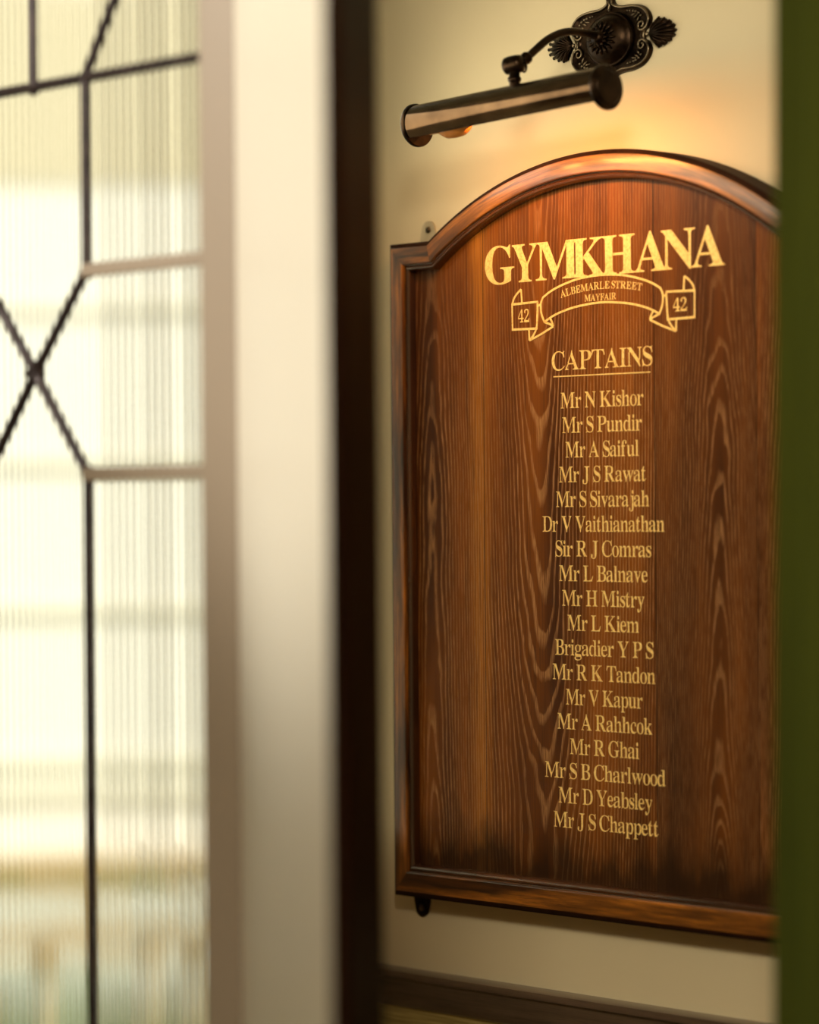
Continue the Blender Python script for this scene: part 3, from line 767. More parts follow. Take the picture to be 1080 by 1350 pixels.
"k":[[53,0,77,9,77,26,57,36,110,48,141,67,150,90,153,121,151,898,144,922,134,934,63,954,83,964,84,981,60,990,302,990,285,977,282,964,282,392,292,366,370,388,414,453,517,557,547,597,552,612,540,625,512,633,449,638,486,643,486,665,463,675,734,675,711,665,711,647,732,637,677,626,640,607,606,581,475,454,499,388,713,84,750,50,798,36,778,26,778,9,803,0,473,0,498,9,497,31,462,35,502,37,542,48,557,61,558,73,398,302,377,320,316,309,286,292,282,271,282,121,286,82,298,62,312,52,372,36,352,26,352,9,377,0]],
"l":[[54,0,79,9,79,26,58,36,110,48,141,66,150,89,153,121,152,887,147,914,135,933,107,946,62,954,83,964,83,981,59,990,304,990,286,978,284,966,285,100,290,75,304,57,331,45,372,36,352,26,352,9,377,0]],
"m":[[54,0,79,9,79,26,57,36,109,47,140,67,150,90,153,121,150,581,142,605,131,617,103,630,59,639,80,648,80,666,56,675,300,675,282,662,279,600,289,588,311,575,357,593,429,663,466,685,488,690,550,690,595,675,628,644,653,587,688,568,755,605,811,661,853,684,878,690,950,688,971,680,999,659,1018,634,1046,561,1053,514,1058,91,1067,68,1077,56,1105,44,1147,36,1126,26,1126,9,1151,0,835,0,860,9,860,26,839,36,880,44,907,57,918,69,927,92,929,486,924,534,906,567,875,583,821,590,786,585,720,561,669,515,666,503,668,92,677,69,687,57,714,44,756,36,735,26,735,9,759,0,448,0,473,9,473,26,452,36,493,44,520,57,531,69,540,92,543,486,537,533,519,567,488,582,434,590,348,570,314,545,281,511,280,499,281,92,289,69,299,58,326,45,366,36,346,26,346,9,371,0]],
"n":[[54,0,79,9,79,26,57,36,109,47,140,67,150,90,153,121,150,581,142,605,131,617,103,630,59,639,80,648,80,666,56,675,303,675,285,663,282,604,293,593,317,581,361,598,411,649,473,685,529,692,571,688,598,678,621,659,657,601,677,514,682,91,691,68,702,56,730,44,772,36,751,26,751,9,775,0,454,0,479,9,478,31,442,35,472,36,512,47,538,69,549,101,550,486,544,534,526,567,495,583,441,590,355,570,319,545,285,511,282,499,284,91,293,68,304,56,331,44,373,36,352,26,352,9,377,0]],
"o":[[80,334,85,409,101,477,133,557,153,591,179,621,212,646,285,681,342,691,409,689,462,674,527,641,564,608,596,559,629,479,645,411,649,361,648,283,635,213,605,129,576,77,535,35,480,4,429,-16,390,-21,322,-19,268,-4,195,37,166,65,133,114,101,194,85,262],
[215,336,225,148,245,93,272,58,314,33,347,26,385,26,434,40,472,71,496,111,510,161,516,268,515,422,507,514,498,550,480,588,446,626,403,646,347,649,298,634,260,603,241,571,225,523]],
"p":[[53,-302,77,-294,77,-277,54,-268,111,-255,143,-230,150,-206,153,-139,151,572,144,603,133,615,64,639,81,649,81,666,57,675,292,675,286,675,274,662,272,610,312,571,326,590,372,616,412,663,448,686,501,693,537,691,564,682,613,648,657,595,692,525,714,441,722,347,714,247,698,178,665,99,633,52,609,26,558,-10,530,-19,493,-22,447,-16,399,14,357,56,315,70,293,58,282,46,283,-153,292,-215,306,-235,328,-249,413,-267,390,-276,390,-293,414,-302],
[282,172,283,149,322,96,358,74,406,63,467,66,505,78,535,99,556,128,570,168,584,242,588,336,584,427,573,500,561,539,542,567,512,588,454,603,397,599,320,560,284,511]],
"r":[[55,0,79,9,79,26,58,36,110,48,141,66,150,89,153,121,151,584,143,609,131,620,62,637,83,647,84,665,60,675,300,675,282,667,278,659,278,571,319,547,325,556,369,580,408,634,464,683,507,692,541,689,562,680,582,634,590,591,588,516,577,494,549,484,507,488,497,497,475,548,442,562,401,564,328,534,304,503,290,464,285,418,285,121,289,89,303,65,321,55,368,41,414,36,390,26,390,9,414,0]],
"s":[[77,-19,78,2,116,33,87,126,77,229,115,229,139,147,164,98,200,62,246,40,321,33,384,46,425,79,442,127,436,163,413,195,217,301,177,333,149,368,124,434,115,523,119,563,138,608,158,632,210,670,259,690,331,692,463,663,485,670,501,693,530,693,530,676,491,649,520,579,529,526,530,482,496,482,471,551,448,591,416,620,375,638,311,643,255,631,218,603,206,580,202,555,209,524,231,499,431,393,468,362,490,335,513,275,527,156,521,112,505,73,485,47,441,13,409,-7,376,-18,299,-20,199,15,159,19,129,9,111,-19]],
"t":[[57,606,79,612,83,617,80,658,176,758,230,835,280,921,314,921,314,911,276,746,277,685,289,675,436,675,415,666,412,657,415,614,436,606,289,606,277,595,275,585,275,178,283,123,296,105,311,96,343,89,379,89,413,106,448,162,483,143,463,105,426,83,372,20,328,-10,269,-20,214,-14,186,4,166,34,152,77,145,133,143,595,131,606]],
"u":[[40,675,289,675,272,662,269,649,271,143,285,112,307,95,337,83,383,77,418,81,474,98,533,143,535,155,533,576,524,603,511,616,480,630,430,639,451,648,451,666,427,675,685,675,668,664,665,653,666,129,673,102,684,90,720,74,763,65,743,55,743,37,767,27,646,15,496,-22,499,-8,533,19,536,67,492,88,452,69,398,15,341,-15,301,-21,261,-21,224,-14,201,1,181,23,159,70,141,157,134,583,124,607,111,620,44,639,64,648,64,666]],
"v":[[9,675,341,675,317,666,318,644,352,639,304,637,273,630,250,617,242,596,354,295,404,266,531,591,530,612,515,627,458,639,482,648,482,666,456,675,650,675,624,666,624,649,639,638,609,623,595,606,467,288,420,253,380,150,347,-22,310,-22,270,165,105,571,74,617,44,631,13,637,33,647,33,665]],
"w":[[-9,675,287,675,262,665,262,647,285,638,219,621,210,609,210,589,317,299,354,276,369,286,422,413,467,442,496,511,470,587,456,614,432,630,381,640,404,649,404,666,379,675,688,675,663,665,663,647,686,637,623,622,606,608,604,593,682,339,732,307,848,599,847,616,839,625,792,640,813,649,813,666,789,675,953,675,929,666,929,649,950,640,924,631,914,618,795,321,750,290,705,176,661,-22,628,-22,600,180,533,394,483,428,427,293,381,259,344,169,304,-22,266,-22,232,159,73,575,47,614,-3,637,13,643,16,665]],
"y":[[-9,638,29,643,29,665,5,675,337,675,313,665,313,647,336,638,254,621,242,608,240,593,356,286,405,258,509,535,526,596,524,616,514,627,456,638,480,647,480,665,454,675,638,675,612,665,612,647,634,638,606,627,589,603,467,273,421,237,386,141,361,-16,314,-142,273,-208,236,-227,184,-289,151,-302,114,-305,78,-300,64,-292,43,-263,31,-233,24,-196,26,-138,35,-103,49,-90,67,-87,95,-87,115,-94,125,-113,122,-188,127,-201,163,-213,204,-211,234,-184,264,-139,286,-87,310,-10,275,152,105,568,64,623,29,635]]}])
_gc = {}
def glyph(G, ch):
    key = (id(G), ch)
    if key not in _gc:
        cu = bpy.data.curves.new('glyph', 'CURVE')
        cu.dimensions = '2D'
        cu.fill_mode = 'BOTH'
        for P in G[ch]:
            sp = cu.splines.new('POLY')
            n = len(P) // 2
            sp.points.add(n - 1)
            for i in range(n):
                sp.points[i].co = (P[2 * i] / 1000, P[2 * i + 1] / 1000, 0, 1)
            sp.use_cyclic_u = True
        oo = bpy.data.objects.new('glyph', cu)
        COL.objects.link(oo)
        dg = bpy.context.evaluated_depsgraph_get()
        me = oo.evaluated_get(dg).to_mesh()
        data = ([tuple(v.co[:2]) for v in me.vertices], [tuple(p.vertices) for p in me.polygons])
        bpy.data.objects.remove(oo)
        bpy.data.curves.remove(cu)
        xsx = [v for P in G[ch] for v in P[0::2]]
        _gc[key] = (data, min(xsx) / 1000, max(xsx) / 1000)
    return _gc[key]
YT = -.0263
_k = [0]
def put_glyph(bm, G, ch, x0, z0, sx, sz, rot=0.0, y=YT):
    (vs, fs), mn, mx = glyph(G, ch)
    _k[0] = (_k[0] + 1) % 3
    y -= _k[0] * .00004
    c, s = math.cos(rot), math.sin(rot)
    bv = []
    for vx, vz in vs:
        a, b = (vx - mn) * sx, vz * sz
        bv.append(bm.verts.new((x0 + a * c - b * s, y, z0 + a * s + b * c)))
    for f in fs:
        try:
            bm.faces.new([bv[i] for i in f])
        except ValueError:
            pass
def thicken(bm, y=-.026):
    """give the lettering the thickness of its raised paint"""
    r = bmesh.ops.extrude_face_region(bm, geom=list(bm.faces))
    for v in r['geom']:
        if isinstance(v, bmesh.types.BMVert):
            v.co.y = y + .0001
def layout(txt, sp, word):
    x, out = 0.0, []
    for ch in txt:
        if ch == ' ':
            x += word
            continue
        _, mn, mx = glyph(GL[1], ch)
        out.append((ch, x, mx - mn))
        x += mx - mn + sp
    return out, x - sp
def text_line(bm, txt, x0, x1, z, cap, sp=.035, word=.24, z_of=None):
    lay, tot = layout(txt, sp, word)
    sx = (x1 - x0) / tot
    for ch, lx, w in lay:
        gx = x0 + lx * sx
        if z_of:
            xm = gx + w * sx / 2
            sl = math.atan((z_of(xm + .002) - z_of(xm - .002)) / .004)
            put_glyph(bm, GL[1], ch, gx, z_of(xm) - math.sin(sl) * w * sx / 2, sx, cap, sl)
        else:
            put_glyph(bm, GL[1], ch, gx, z, sx, cap)
def letter_part(bm, name, parent=board):
    thicken(bm)
    return obj(name, bm, M_gold, parent)

bm = bmesh.new()
for ch, xa, xb in (('G', -.1889, -.1402), ('Y', -.1436, -.1015), ('M', -.1050, -.0372), ('K', -.0470, .0052), ('H', -.0008, .0506),
                   ('A', .0500, .0985), ('N', .0905, .1409), ('A', .1355, .1835)):
    _, mn, mx = glyph(GL[0], ch)
    put_glyph(bm, GL[0], ch, xa, 1.7898, (xb - xa) / (mx - mn), .0455)
letter_part(bm, 'title_lettering')['label'] = 'large gold capitals across the head of the board'

# ribbon emblem drawn in gold line
def stroke(bm, pts, w, closed=False, k=4, smooth=True):
    P = [Vector((p[0], 0, p[1])) for p in pts]
    if smooth and len(P) > 2:
        P = catmull(P, k)
    n = len(P)
    _k[0] = (_k[0] + 1) % 7
    ys = YT - .00004 * _k[0]
    L, Rr = [], []
    for i in range(n):
        a = P[max(0, i - 1)]
        b = P[min(n - 1, i + 1)]
        tg = (b - a).normalized()
        nn = Vector((tg.z, 0, -tg.x)) * (w / 2)
        if 0 < i < n - 1:
            t1, t2 = (P[i] - P[i - 1]).normalized(), (P[i + 1] - P[i]).normalized()
            nn *= min(1.8, 1 / max(.3, math.cos(t1.angle(t2) / 2)))
        L.append(bm.verts.new(P[i] + nn + Vector((0, ys, 0))))
        Rr.append(bm.verts.new(P[i] - nn + Vector((0, ys, 0))))
    for i in range(n - 1):
        bm.faces.new((L[i], L[i + 1], Rr[i + 1], Rr[i]))
rib = bmesh.new()
W1 = .0025
XM = -.0022          # the emblem is symmetrical about this line
def both(pts, smooth=True, w=W1):
    stroke(rib, [(XM - a, b) for a, b in pts], w, smooth=smooth)
    stroke(rib, [(XM + a, b) for a, b in pts], w, smooth=smooth)
half_top = [(0, 1.7903), (.020, 1.7895), (.042, 1.7868), (.066, 1.7808), (.081, 1.7752), (.0915, 1.7695)]
stroke(rib, [(XM - a, b) for a, b in reversed(half_top)] + [(XM + a, b) for a, b in half_top[1:]], W1)
half_bot = [(0, 1.7586), (.020, 1.7576), (.046, 1.7545), (.072, 1.7481), (.090, 1.7403)]
stroke(rib, [(XM - a, b) for a, b in reversed(half_bot)] + [(XM + a, b) for a, b in half_bot[1:]], W1)
both([(.0912, 1.7698), (.0948, 1.7625), (.0942, 1.7510), (.0895, 1.7403)])
both([(.0895, 1.7403), (.0800, 1.7372), (.0752, 1.7345)])
both([(.0752, 1.7345), (.0768, 1.7390), (.0800, 1.7440)])
both([(.0752, 1.7345), (.0950, 1.7262), (.1139, 1.7197)], False)
both([(.1139, 1.7197), (.1145, 1.7335)], False)
both([(.1000, 1.7605), (.1018, 1.7370), (.1064, 1.7270), (.1139, 1.7197)])
both([(.0940, 1.7622), (.1005, 1.7596)], False)
both([(.1000, 1.7650), (.1018, 1.7334), (.1415, 1.7340), (.1418, 1.7640), (.0996, 1.7650)], False)
both([(.1420, 1.7630), (.1390, 1.7708), (.1330, 1.7770), (.1270, 1.7812)])
both([(.1270, 1.7812), (.1256, 1.7648)], False)
em = letter_part(rib, 'ribbon_emblem')
em['label'] = 'gold outlined ribbon scroll under the large capitals'
def zal(x):
    return 1.7742 - ((x - .0005) / .0625) ** 2 * .0064
bm = bmesh.new()
text_line(bm, 'ALBEMARLE STREET', -.0648, .0606, 0, .0086, .045, .26, zal)
letter_part(bm, 'ribbon_lettering', em)
bm = bmesh.new()
text_line(bm, 'MAYFAIR', -.0274, .0218, 1.7610, .0078, .02)
letter_part(bm, 'ribbon_lettering', em)
for xa, xb in ((-.1345, -.1162), (.1076, .1282)):
    bm = bmesh.new()
    text_line(bm, '42', xa, xb, 1.7418, .0148, .05)
    letter_part(bm, 'number_lettering', em)

bm = bmesh.new()
text_line(bm, 'CAPTAINS', -.0803, .0760, 1.6824, .0222, .02)
letter_part(bm, 'heading_lettering')
bm = bmesh.new()
stroke(bm, [(-.0777, 1.6752), (.0725, 1.6749)], .0014, smooth=False)
letter_part(bm, 'heading_underline')
NAMES = [('Mr N Kishor', -.0667, .0618), ('Mr S Pundir', -.0646, .0592), ('Mr A Saiful', -.0595, .0543), ('Mr J S Rawat', -.0701, .065),
         ('Mr S Sivarajah', -.0753, .0698), ('Dr V Vaithianathan', -.0976, .0923), ('Sir R J Comras', -.0771, .0721),
         ('Mr L Balnave', -.0714, .0666), ('Mr H Mistry', -.0668, .0612), ('Mr L Kiem', -.0587, .0528), ('Brigadier Y P S', -.0787, .0743),
         ('Mr R K Tandon', -.0828, .0769), ('Mr V Kapur', -.062, .0571), ('Mr A Rahhcok', -.0756, .0717), ('Mr R Ghai', -.0559, .0513),
         ('Mr S B Charlwood', -.0965, .091), ('Mr D Yeabsley', -.0749, .0708), ('Mr J S Chappett', -.083, .0796)]
for i, (nm, xa, xb) in enumerate(NAMES):
    bm = bmesh.new()
    text_line(bm, nm, xa, xb, 1.6375 - i * .02897, .0186, .03, .31)
    letter_part(bm, 'name_lettering')

# ------------------------------------------------------------------ picture light
PX, PZ = -.0035, 2.0655
pl = thing('picture_light', 'bronze picture light on an ornate wall plate above the arched board', 'picture light', (PX, 0, PZ))
def loc(x, z, y):            # millimetres on the plate
    return Vector((PX + x / 1000, y / 1000, PZ + z / 1000))
# plate outline (right half, top to bottom), mirrored
RH = [(0, 60), (5, 59), (8, 55), (5.5, 50), (4.5, 46), (8, 41), (18, 38), (33, 37.5), (48, 34.5), (58, 27), (62, 17), (58, 8), (52, 4)]
RH += [(52, -4), (58, -8), (62, -17), (58, -27), (48, -35), (33, -39), (18, -40), (8, -43), (4.5, -47), (5.5, -51), (8, -56), (5, -60), (0, -61)]
full = [Vector((a, 0, b)) for a, b in RH]
full = catmull(full, 4)
loop = full + [Vector((-p.x, 0, p.z)) for p in reversed(full[1:-1])]
def ring_of(k, y):
    return [(PX + p.x * k / 1000, y, PZ + p.z * k / 1000) for p in loop]
bm = bmesh.new()
levels = [(1.0, 0.0), (1.0, -.0035), (.985, -.0055), (.93, -.0055), (.90, -.004)]
rings = [[bm.verts.new(p) for p in ring_of(k, y)] for k, y in levels]
n = len(loop)
for a, b in zip(rings[:-1], rings[1:]):
    for i in range(n):
        bm.faces.new((a[i], a[(i + 1) % n], b[(i + 1) % n], b[i]))
bm.faces.new(rings[-1]); bm.faces.new(list(reversed(rings[0])))
plate = autosmooth(obj('wall_plate', bm, M_bronze_dk, pl), 40)
# raised scroll border with curled ends
bm = bmesh.new()
def spiral(cx_, cz_, r0, a0, turns, sgn):
    return [(cx_ + r0 * (1 - .72 * i / 18) * math.cos(a0 + sgn * turns * 2 * PI * i / 18),
             cz_ + r0 * (1 - .72 * i / 18) * math.sin(a0 + sgn * turns * 2 * PI * i / 18)) for i in range(19)]
quad = [(3, 46), (5, 40.5), (17, 36), (33, 35.5), (47, 32.5), (56, 26), (59.5, 17), (56, 8)]
sp_ = spiral(49, 11.5, 6.6, -.45, 1.15, -1)
for sx_ in (-1, 1):
    for sz_ in (-1, 1):
        pts = [loc(sx_ * a, sz_ * b, -5.6) for a, b in quad + sp_]
        tube(bm, catmull(pts, 3), .00135, 8)
        # sprig of beads and leaves beside the scroll
        for (a, b, r_) in ((36, 29, 1.5), (40, 28, 1.7), (44, 26, 1.8), (47.5, 22.5, 1.6), (31, 30, 1.2), (27, 30.5, 1.0)):
            ball(bm, loc(sx_ * a, sz_ * b, -5), r_ / 1000, 1, .9, 1, 8)
        for (a, b, an) in ((40, 23, .6), (36, 25, .2), (43, 19, 1.1)):
            p = loc(sx_ * a, sz_ * b, -4.6)
            dv = Vector((sx_ * math.cos(an), 0, sz_ * math.sin(an)))
            tube(bm, [p - dv * .004, p, p + dv * .004], [.0003, .0014, .0003], 6)
        tube(bm, [loc(sx_ * 2, sz_ * 46, -5.5), loc(sx_ * 3.5, sz_ * 52, -5.5), loc(sx_ * 6, sz_ * 55.5, -5.5), loc(0, sz_ * 59, -5.5)], .0012, 6)
    tube(bm, [loc(sx_ * 53.5, 6, -5.6), loc(sx_ * 52.5, 0, -6.2), loc(sx_ * 53.5, -6, -5.6)], .0013, 8)
    ball(bm, loc(sx_ * 57.5, 0, -5), .0026, 1, .8, 1, 10)
    tube(bm, [loc(0, sx_ * 33, -5), loc(0, sx_ * 47, -6)], [.0024, .0006], 8)
sc = obj('scroll_border', bm, M_bronze_ed, plate, True)
sc['label'] = 'raised scroll border rubbed to a brighter bronze'
# shells left and right
for sx_ in (-1, 1):
    bm = bmesh.new()
    nf = 9
    cen = loc(sx_ * 59, 0, 0)
    pts2 = []
    for i in range(nf * 6 + 1):
        th = -1.18 + 2.36 * i / (nf * 6)
        lobe = abs(math.sin((i / 6) * PI))
        rr = (31 + 7 * math.cos(th) ** 3) * (.90 + .10 * lobe) * (0.86 + .14 * math.cos(th))
        pts2.append((math.cos(th) * rr * 1.05, math.sin(th) * rr * .66))
    basev = [bm.verts.new(cen + Vector((sx_ * a / 1000, -.0005, b / 1000))) for a, b in pts2]
    topv = [bm.verts.new(cen + Vector((sx_ * a * .97 / 1000, -.0030, b * .97 / 1000))) for a, b in pts2]
    midv = [bm.verts.new(cen + Vector((sx_ * a * .55 / 1000, -.0055 - .0022 * abs(math.sin(i / 6 * PI)), b * .55 / 1000))) for i, (a, b) in enumerate(pts2)]
    c_ = bm.verts.new(cen + Vector((sx_ * .001, -.0045, 0)))
    cb = bm.verts.new(cen + Vector((sx_ * .001, -.0003, 0)))
    for i in range(len(pts2) - 1):
        bm.faces.new((basev[i], basev[i + 1], topv[i + 1], topv[i]))
        bm.faces.new((topv[i], topv[i + 1], midv[i + 1], midv[i]))
        bm.faces.new((midv[i], midv[i + 1], c_))
        bm.faces.new((basev[i + 1], basev[i], cb))
    for i in range(nf):
        th = -1.18 + 2.36 * (i + .5) / nf
        rr = (31 + 7 * math.cos(th) ** 3) * (0.86 + .14 * math.cos(th))
        e = cen + Vector((sx_ * math.cos(th) * rr * 1.02 / 1000, -.004, math.sin(th) * rr * .64 / 1000))
        tube(bm, [c_.co + Vector((0, -.001, 0)), (c_.co + e) / 2 + Vector((0, -.0042, 0)), e], [.0006, .0013, .0018], 8)
        ball(bm, e, .0021, 1, .8, 1, 8)
    obj('shell_ornament', bm, M_bronze_dk, plate, True)
# oval dome and its rosette
bm = bmesh.new()
lathe(bm, [(.0375, .003), (.0375, .006), (.0362, .0078), (.0345, .0075), (.0335, .0078), (.031, .012), (.026, .0165), (.019, .0195), (.010, .021), (0, .0215)],
      (PX, 0, PZ), (0, -1, 0), 48, 1.0, .86)
dome = autosmooth(obj('dome', bm, M_bronze_dk, pl), 50)
bm = bmesh.new()
for rr, nn, ln, hh_ in ((.0165, 16, .006, .0205), (.009, 12, .005, .0235)):
    for i in range(nn):
        a = 2 * PI * i / nn
        dv = Vector((math.cos(a), 0, math.sin(a) * .92))
        p = Vector((PX, -hh_, PZ)) + dv * rr
        tube(bm, [p - dv * ln, p + Vector((0, -.0012, 0)), p + dv * ln * .8 + Vector((0, .001, 0))], [.0010, .0022, .0008], 7)
lathe(bm, [(.009, .020), (.009, .026), (.0065, .0275), (.0065, .031), (0, .031)], (PX, 0, PZ), (0, -1, 0), 20)
obj('rosette', bm, M_bronze_dk, dome, True)
# swan-neck arm
arm_pts = catmull([(PX, -.022, PZ + .001), (PX, -.050, PZ + .003), (PX - .001, -.080, PZ + .001), (PX - .002, -.108, PZ - .010),
                   (PX - .003, -.132, PZ - .027), (PX - .004, -.150, PZ - .040)], 8)
bm = bmesh.new(); tube(bm, arm_pts, .0046, 16)
arm = obj('arm', bm, M_bronze_dk, pl, True)
bm = bmesh.new()
e = arm_pts[-1]
dv = (arm_pts[-1] - arm_pts[-3]).normalized()
lathe(bm, [(.0060, -.012), (.0072, -.010), (.0072, -.006), (.0055, -.004), (.0055, .006)], e, dv, 18)
KZ = PZ - .044
KX, KY = PX - .0075, -.160
lathe(bm, [(.0, -.0125), (.007, -.0120), (.0098, -.0095), (.0105, -.004), (.0105, .004), (.0098, .0095), (.007, .012), (0, .0125)], (KX, KY, KZ), (1, 0.25, 0.1), 24)
lathe(bm, [(.0062, 0), (.0062, .010), (.0078, .0115), (.0078, .015), (.0062, .0165), (.0062, .030)], (KX + .001, KY, KZ - .030), (0, 0, 1), 20)
kn = autosmooth(obj('swivel_joint', bm, M_bronze_dk, pl), 50)
bm = bmesh.new()
wp = Vector((PX + .004, -.155, PZ - .043))
tube(bm, [wp + Vector((-.006, 0, .003)), wp], .0020, 10)
hoop = [wp + Vector((.0045 * math.sin(a) * .8, 0, -.0045 + .0055 * math.cos(a))) for a in [2 * PI * i / 14 for i in range(15)]]
tube(bm, hoop, .0012, 8, False)
obj('thumb_screw', bm, M_bronze_dk, kn, True)
# trough shade: open below and towards the wall
TL, TR = Vector((-.1660, -.160, 1.9688)), Vector((.1265, -.160, 1.9808))
ax = (TR - TL).normalized()
ty = Vector((0, -1, 0))
tz = ax.cross(ty)
if tz.z < 0:
    tz = -tz
def ring_at(p, r, a0, a1, m):
    return [p + (ty * math.cos(a0 + (a1 - a0) * i / m) + tz * math.sin(a0 + (a1 - a0) * i / m)) * r for i in range(m + 1)]
bm = bmesh.new()
A0, A1, MM = math.radians(-46), math.radians(196), 44
ro, ri = .0234, .0222
rows = [[bm.verts.new(v) for v in ring_at(TL + (TR - TL) * k, r_, A0, A1, MM)] for k, r_ in ((0, ro), (1, ro), (1, ri), (0, ri))]
for a, b in zip(rows, rows[1:] + rows[:1]):
    for i in range(MM):
        bm.faces.new((a[i], a[i + 1], b[i + 1], b[i]))
for i in (0, MM):
    bm.faces.new([r_[i] for r_ in rows])
shade = autosmooth(obj('lamp_shade', bm, M_bronze, pl), 40)
for p, dr in ((TL, -1), (TR, 1)):
    bm = bmesh.new()
    lathe(bm, [(.0, -.001), (.0246, -.001), (.0254, .0005), (.0254, .0035), (.0244, .0048), (.0195, .0052), (.0185, .0062), (0, .0066)], p, ax * dr, 40)
    autosmooth(obj('end_cap', bm, M_bronze_dk, pl), 40)
bm = bmesh.new()
bc = TL + ax * .020 - tz * .0085 + ty * .001
lathe(bm, [(0, 0), (.006, .0005), (.006, .016), (.0095, .020), (.0145, .030), (.0150, .040), (.0140, .052), (.010, .060), (.004, .063), (0, .0635)], bc, ax, 24)
obj('bulb', bm, M_bulb, pl, True)
# the lamp's own light, thrown down and back to the wall from the mouth of the trough
mid = TL + ax * .120 - tz * .012 - ty * .004
ld = bpy.data.lights.new('picture_light_glow', 'AREA')
ld.shape = 'RECTANGLE'
ld.size, ld.size_y = .22, .020
ld.energy = 1.0
ld.color = (1.0, 0.41, 0.10)
lo_ = bpy.data.objects.new('picture_light_glow', ld)
COL.objects.link(lo_)
lo_.location = mid
down = (-tz * .8 - ty * .6).normalized()
m3 = Matrix((ax, down.cross(ax) * -1, -down)).transposed()
if m3.determinant() < 0:
    m3 = Matrix((ax, down.cross(ax), -down)).transposed()
lo_.matrix_world = Matrix.Translation(mid) @ m3.to_4x4()

# ------------------------------------------------------------------ green curtain at the right
bm = bmesh.new()
nx, nz_ = 120, 40
gv = []
for j in range(nz_ + 1):
    zz = 0.012 + (2.735 - .012) * j / nz_
    row = []
    for i in range(nx + 1):
        u = i / nx
        left = .7235 + .020 * (zz - 1.5) / 1.0 * .62
        xx = left + u * (1.13 - left)
        am = .016 + .012 * (1 - zz / 2.75)
        yy = -.62 + am * (math.sin(u * 30 + .4 * math.sin(zz * 1.3)) + .35 * math.sin(u * 67 + 1.1 + zz * .5)) * min(1, u * 5 + .15)
        row.append(bm.verts.new((xx, yy, zz)))
    gv.append(row)
for j in range(nz_):
    for i in range(nx):
        bm.faces.new((gv[j][i], gv[j][i + 1], gv[j + 1][i + 1], gv[j + 1][i]))
cur = obj('curtain', bm, M_green, None, True)
tag(cur, 'dark green floor-length curtain hanging in front of the right side of the board', 'curtain')
sm = cur.modifiers.new('cloth', 'SOLIDIFY'); sm.thickness = .006; sm.offset = 0

# ------------------------------------------------------------------ outside, seen through the window
M_pave = paint('pale_paving', (0.115, 0.15, 0.075), 0.8, 0.05, 2)
M_stucco = paint('pale_stucco', (0.82, 0.80, 0.71), 0.8, 0.02, 1.5)
M_course = paint('stone_course', (0.72, 0.69, 0.55), 0.8, 0.03, 2)
M_white = paint('white_table_top', (0.46, 0.49, 0.43), 0.4, 0.02, 2)
M_hedge = paint('hedge_green', (0.12, 0.16, 0.05), 0.9, 0.25, 30, 0.6)
M_tan = paint('tan_wood', (0.42, 0.30, 0.14), 0.5, 0.1, 8)

bm = bmesh.new(); box(bm, (-14, .14, -.16), (3, 12, -.04)); box(bm, (-14, -.62, -.16), (RX0 - .14, .14, -.04)); box(bm, (RX0 - .14, -.62, -.16), (-.7, .14, -.14))
gr = struct(obj('ground', bm, M_pave))
EO = Vector((2.25, -2.535, 0))
EF, ER = Vector((-.7865, .6176, 0)), Vector((.6176, .7865, 0))
def ext(D, s, z):
    return EO + EF * D + ER * s + Vector((0, 0, z))
def ebox(bm, p, half_l, half_d, z0, z1, ang=0.0, bev=0.0):
    """box on the street side: centre p, long axis turned by ang from across the view"""
    la = ER * math.cos(ang) + EF * math.sin(ang)
    da = Vector((-la.y, la.x, 0))
    pts = [p + la * a + da * b for a, b in ((-half_l, -half_d), (half_l, -half_d), (half_l, half_d), (-half_l, half_d))]
    vs = [bm.verts.new((q.x, q.y, zz)) for zz in (z0, z1) for q in pts]
    fs = [bm.faces.new([vs[i] for i in q]) for q in
          ((0, 3, 2, 1), (4, 5, 6, 7), (0, 1, 5, 4), (1, 2, 6, 5), (2, 3, 7, 6), (3, 0, 4, 7))]
    if bev:
        bmesh.ops.bevel(bm, geom=list({e for f in fs for e in f.edges}), offset=bev, segments=2, affect='EDGES')
GZ = -.04
fo = ext(10.2, 0, 0)
fac = thing('building_facade', 'pale stucco building facade across the courtyard, blurred behind the reeded glass', 'building', (fo.x, fo.y, GZ))
bm = bmesh.new(); ebox(bm, fo, 5.5, .18, GZ, 6.5)
obj('wall', bm, M_stucco, fac)
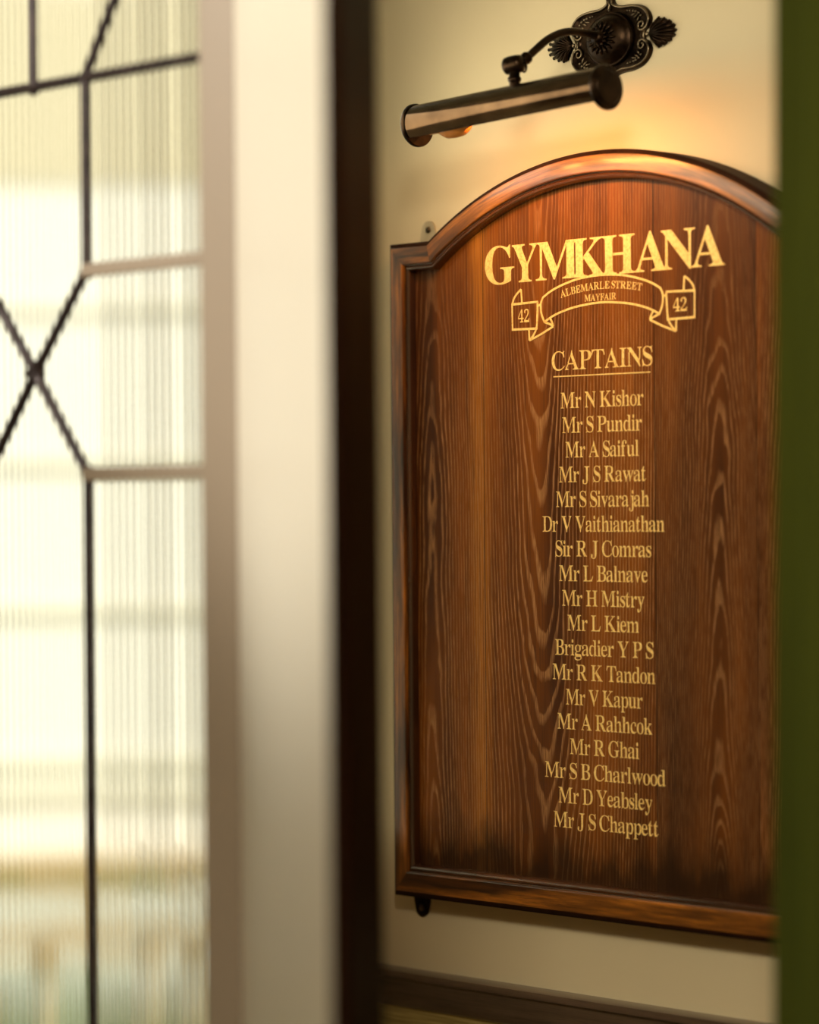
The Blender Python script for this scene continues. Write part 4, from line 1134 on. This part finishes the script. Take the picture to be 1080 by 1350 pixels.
for zc_, hh_, dp in ((2.225, .012, .026), (1.69, .012, .026), (1.18, .014, .028), (.65, .022, .03), (.545, .022, .03)):
    bm = bmesh.new(); ebox(bm, ext(10.025, 0, 0), 5.5, dp, zc_ - hh_, zc_ + hh_)
    obj('string_course', bm, M_course, fac)
bm = bmesh.new(); ebox(bm, ext(10.03, 0, 0), 5.5, .02, 2.66, 3.35)
obj('frieze', bm, paint('cream_frieze', (0.62, 0.56, 0.39), .8, .04, 2), fac)
bm = bmesh.new(); ebox(bm, ext(9.95, 0, 0), 5.5, .08, GZ, .33)
obj('plinth', bm, M_tan, fac)
AN = .49
bp = ext(6.75, .05, 0)
bench = thing('garden_bench', 'green backed garden bench with a cream seat in the courtyard behind the table', 'bench', (bp.x, bp.y, GZ))
bm = bmesh.new(); ebox(bm, bp, .95, .20, .40, .45, AN, .008); obj('seat', bm, M_white, bench)
bm = bmesh.new(); ebox(bm, ext(6.99, .05, 0), .95, .02, .50, .62, AN, .008); obj('backrest', bm, M_hedge, bench)
for a in (-.85, .85):
    la = ER * math.cos(AN) + EF * math.sin(AN)
    bm = bmesh.new(); ebox(bm, bp + la * a, .03, .19, GZ, .40, AN); obj('leg', bm, M_hedge, bench)
    bm = bmesh.new(); ebox(bm, bp + la * a + Vector((-la.y, la.x, 0)) * .205, .025, .02, GZ, .56, AN); obj('back_post', bm, M_hedge, bench)
tp = ext(5.6, .0, 0)
tab = thing('cafe_table', 'long white topped table with a tan edge in the courtyard outside the window', 'table', (tp.x, tp.y, GZ))
bm = bmesh.new(); ebox(bm, tp, .60, .22, .735, .752, AN, .003); obj('tabletop', bm, M_white, tab)
bm = bmesh.new(); ebox(bm, tp, .595, .215, .70, .735, AN, .003); obj('apron', bm, M_tan, tab)
for a in (-.54, .54):
    for b in (-.17, .17):
        la = ER * math.cos(AN) + EF * math.sin(AN)
        bm = bmesh.new(); ebox(bm, tp + la * a + Vector((-la.y, la.x, 0)) * b, .02, .02, GZ, .70, AN); obj('leg', bm, M_tan, tab)
bpy.context.view_layer.update()
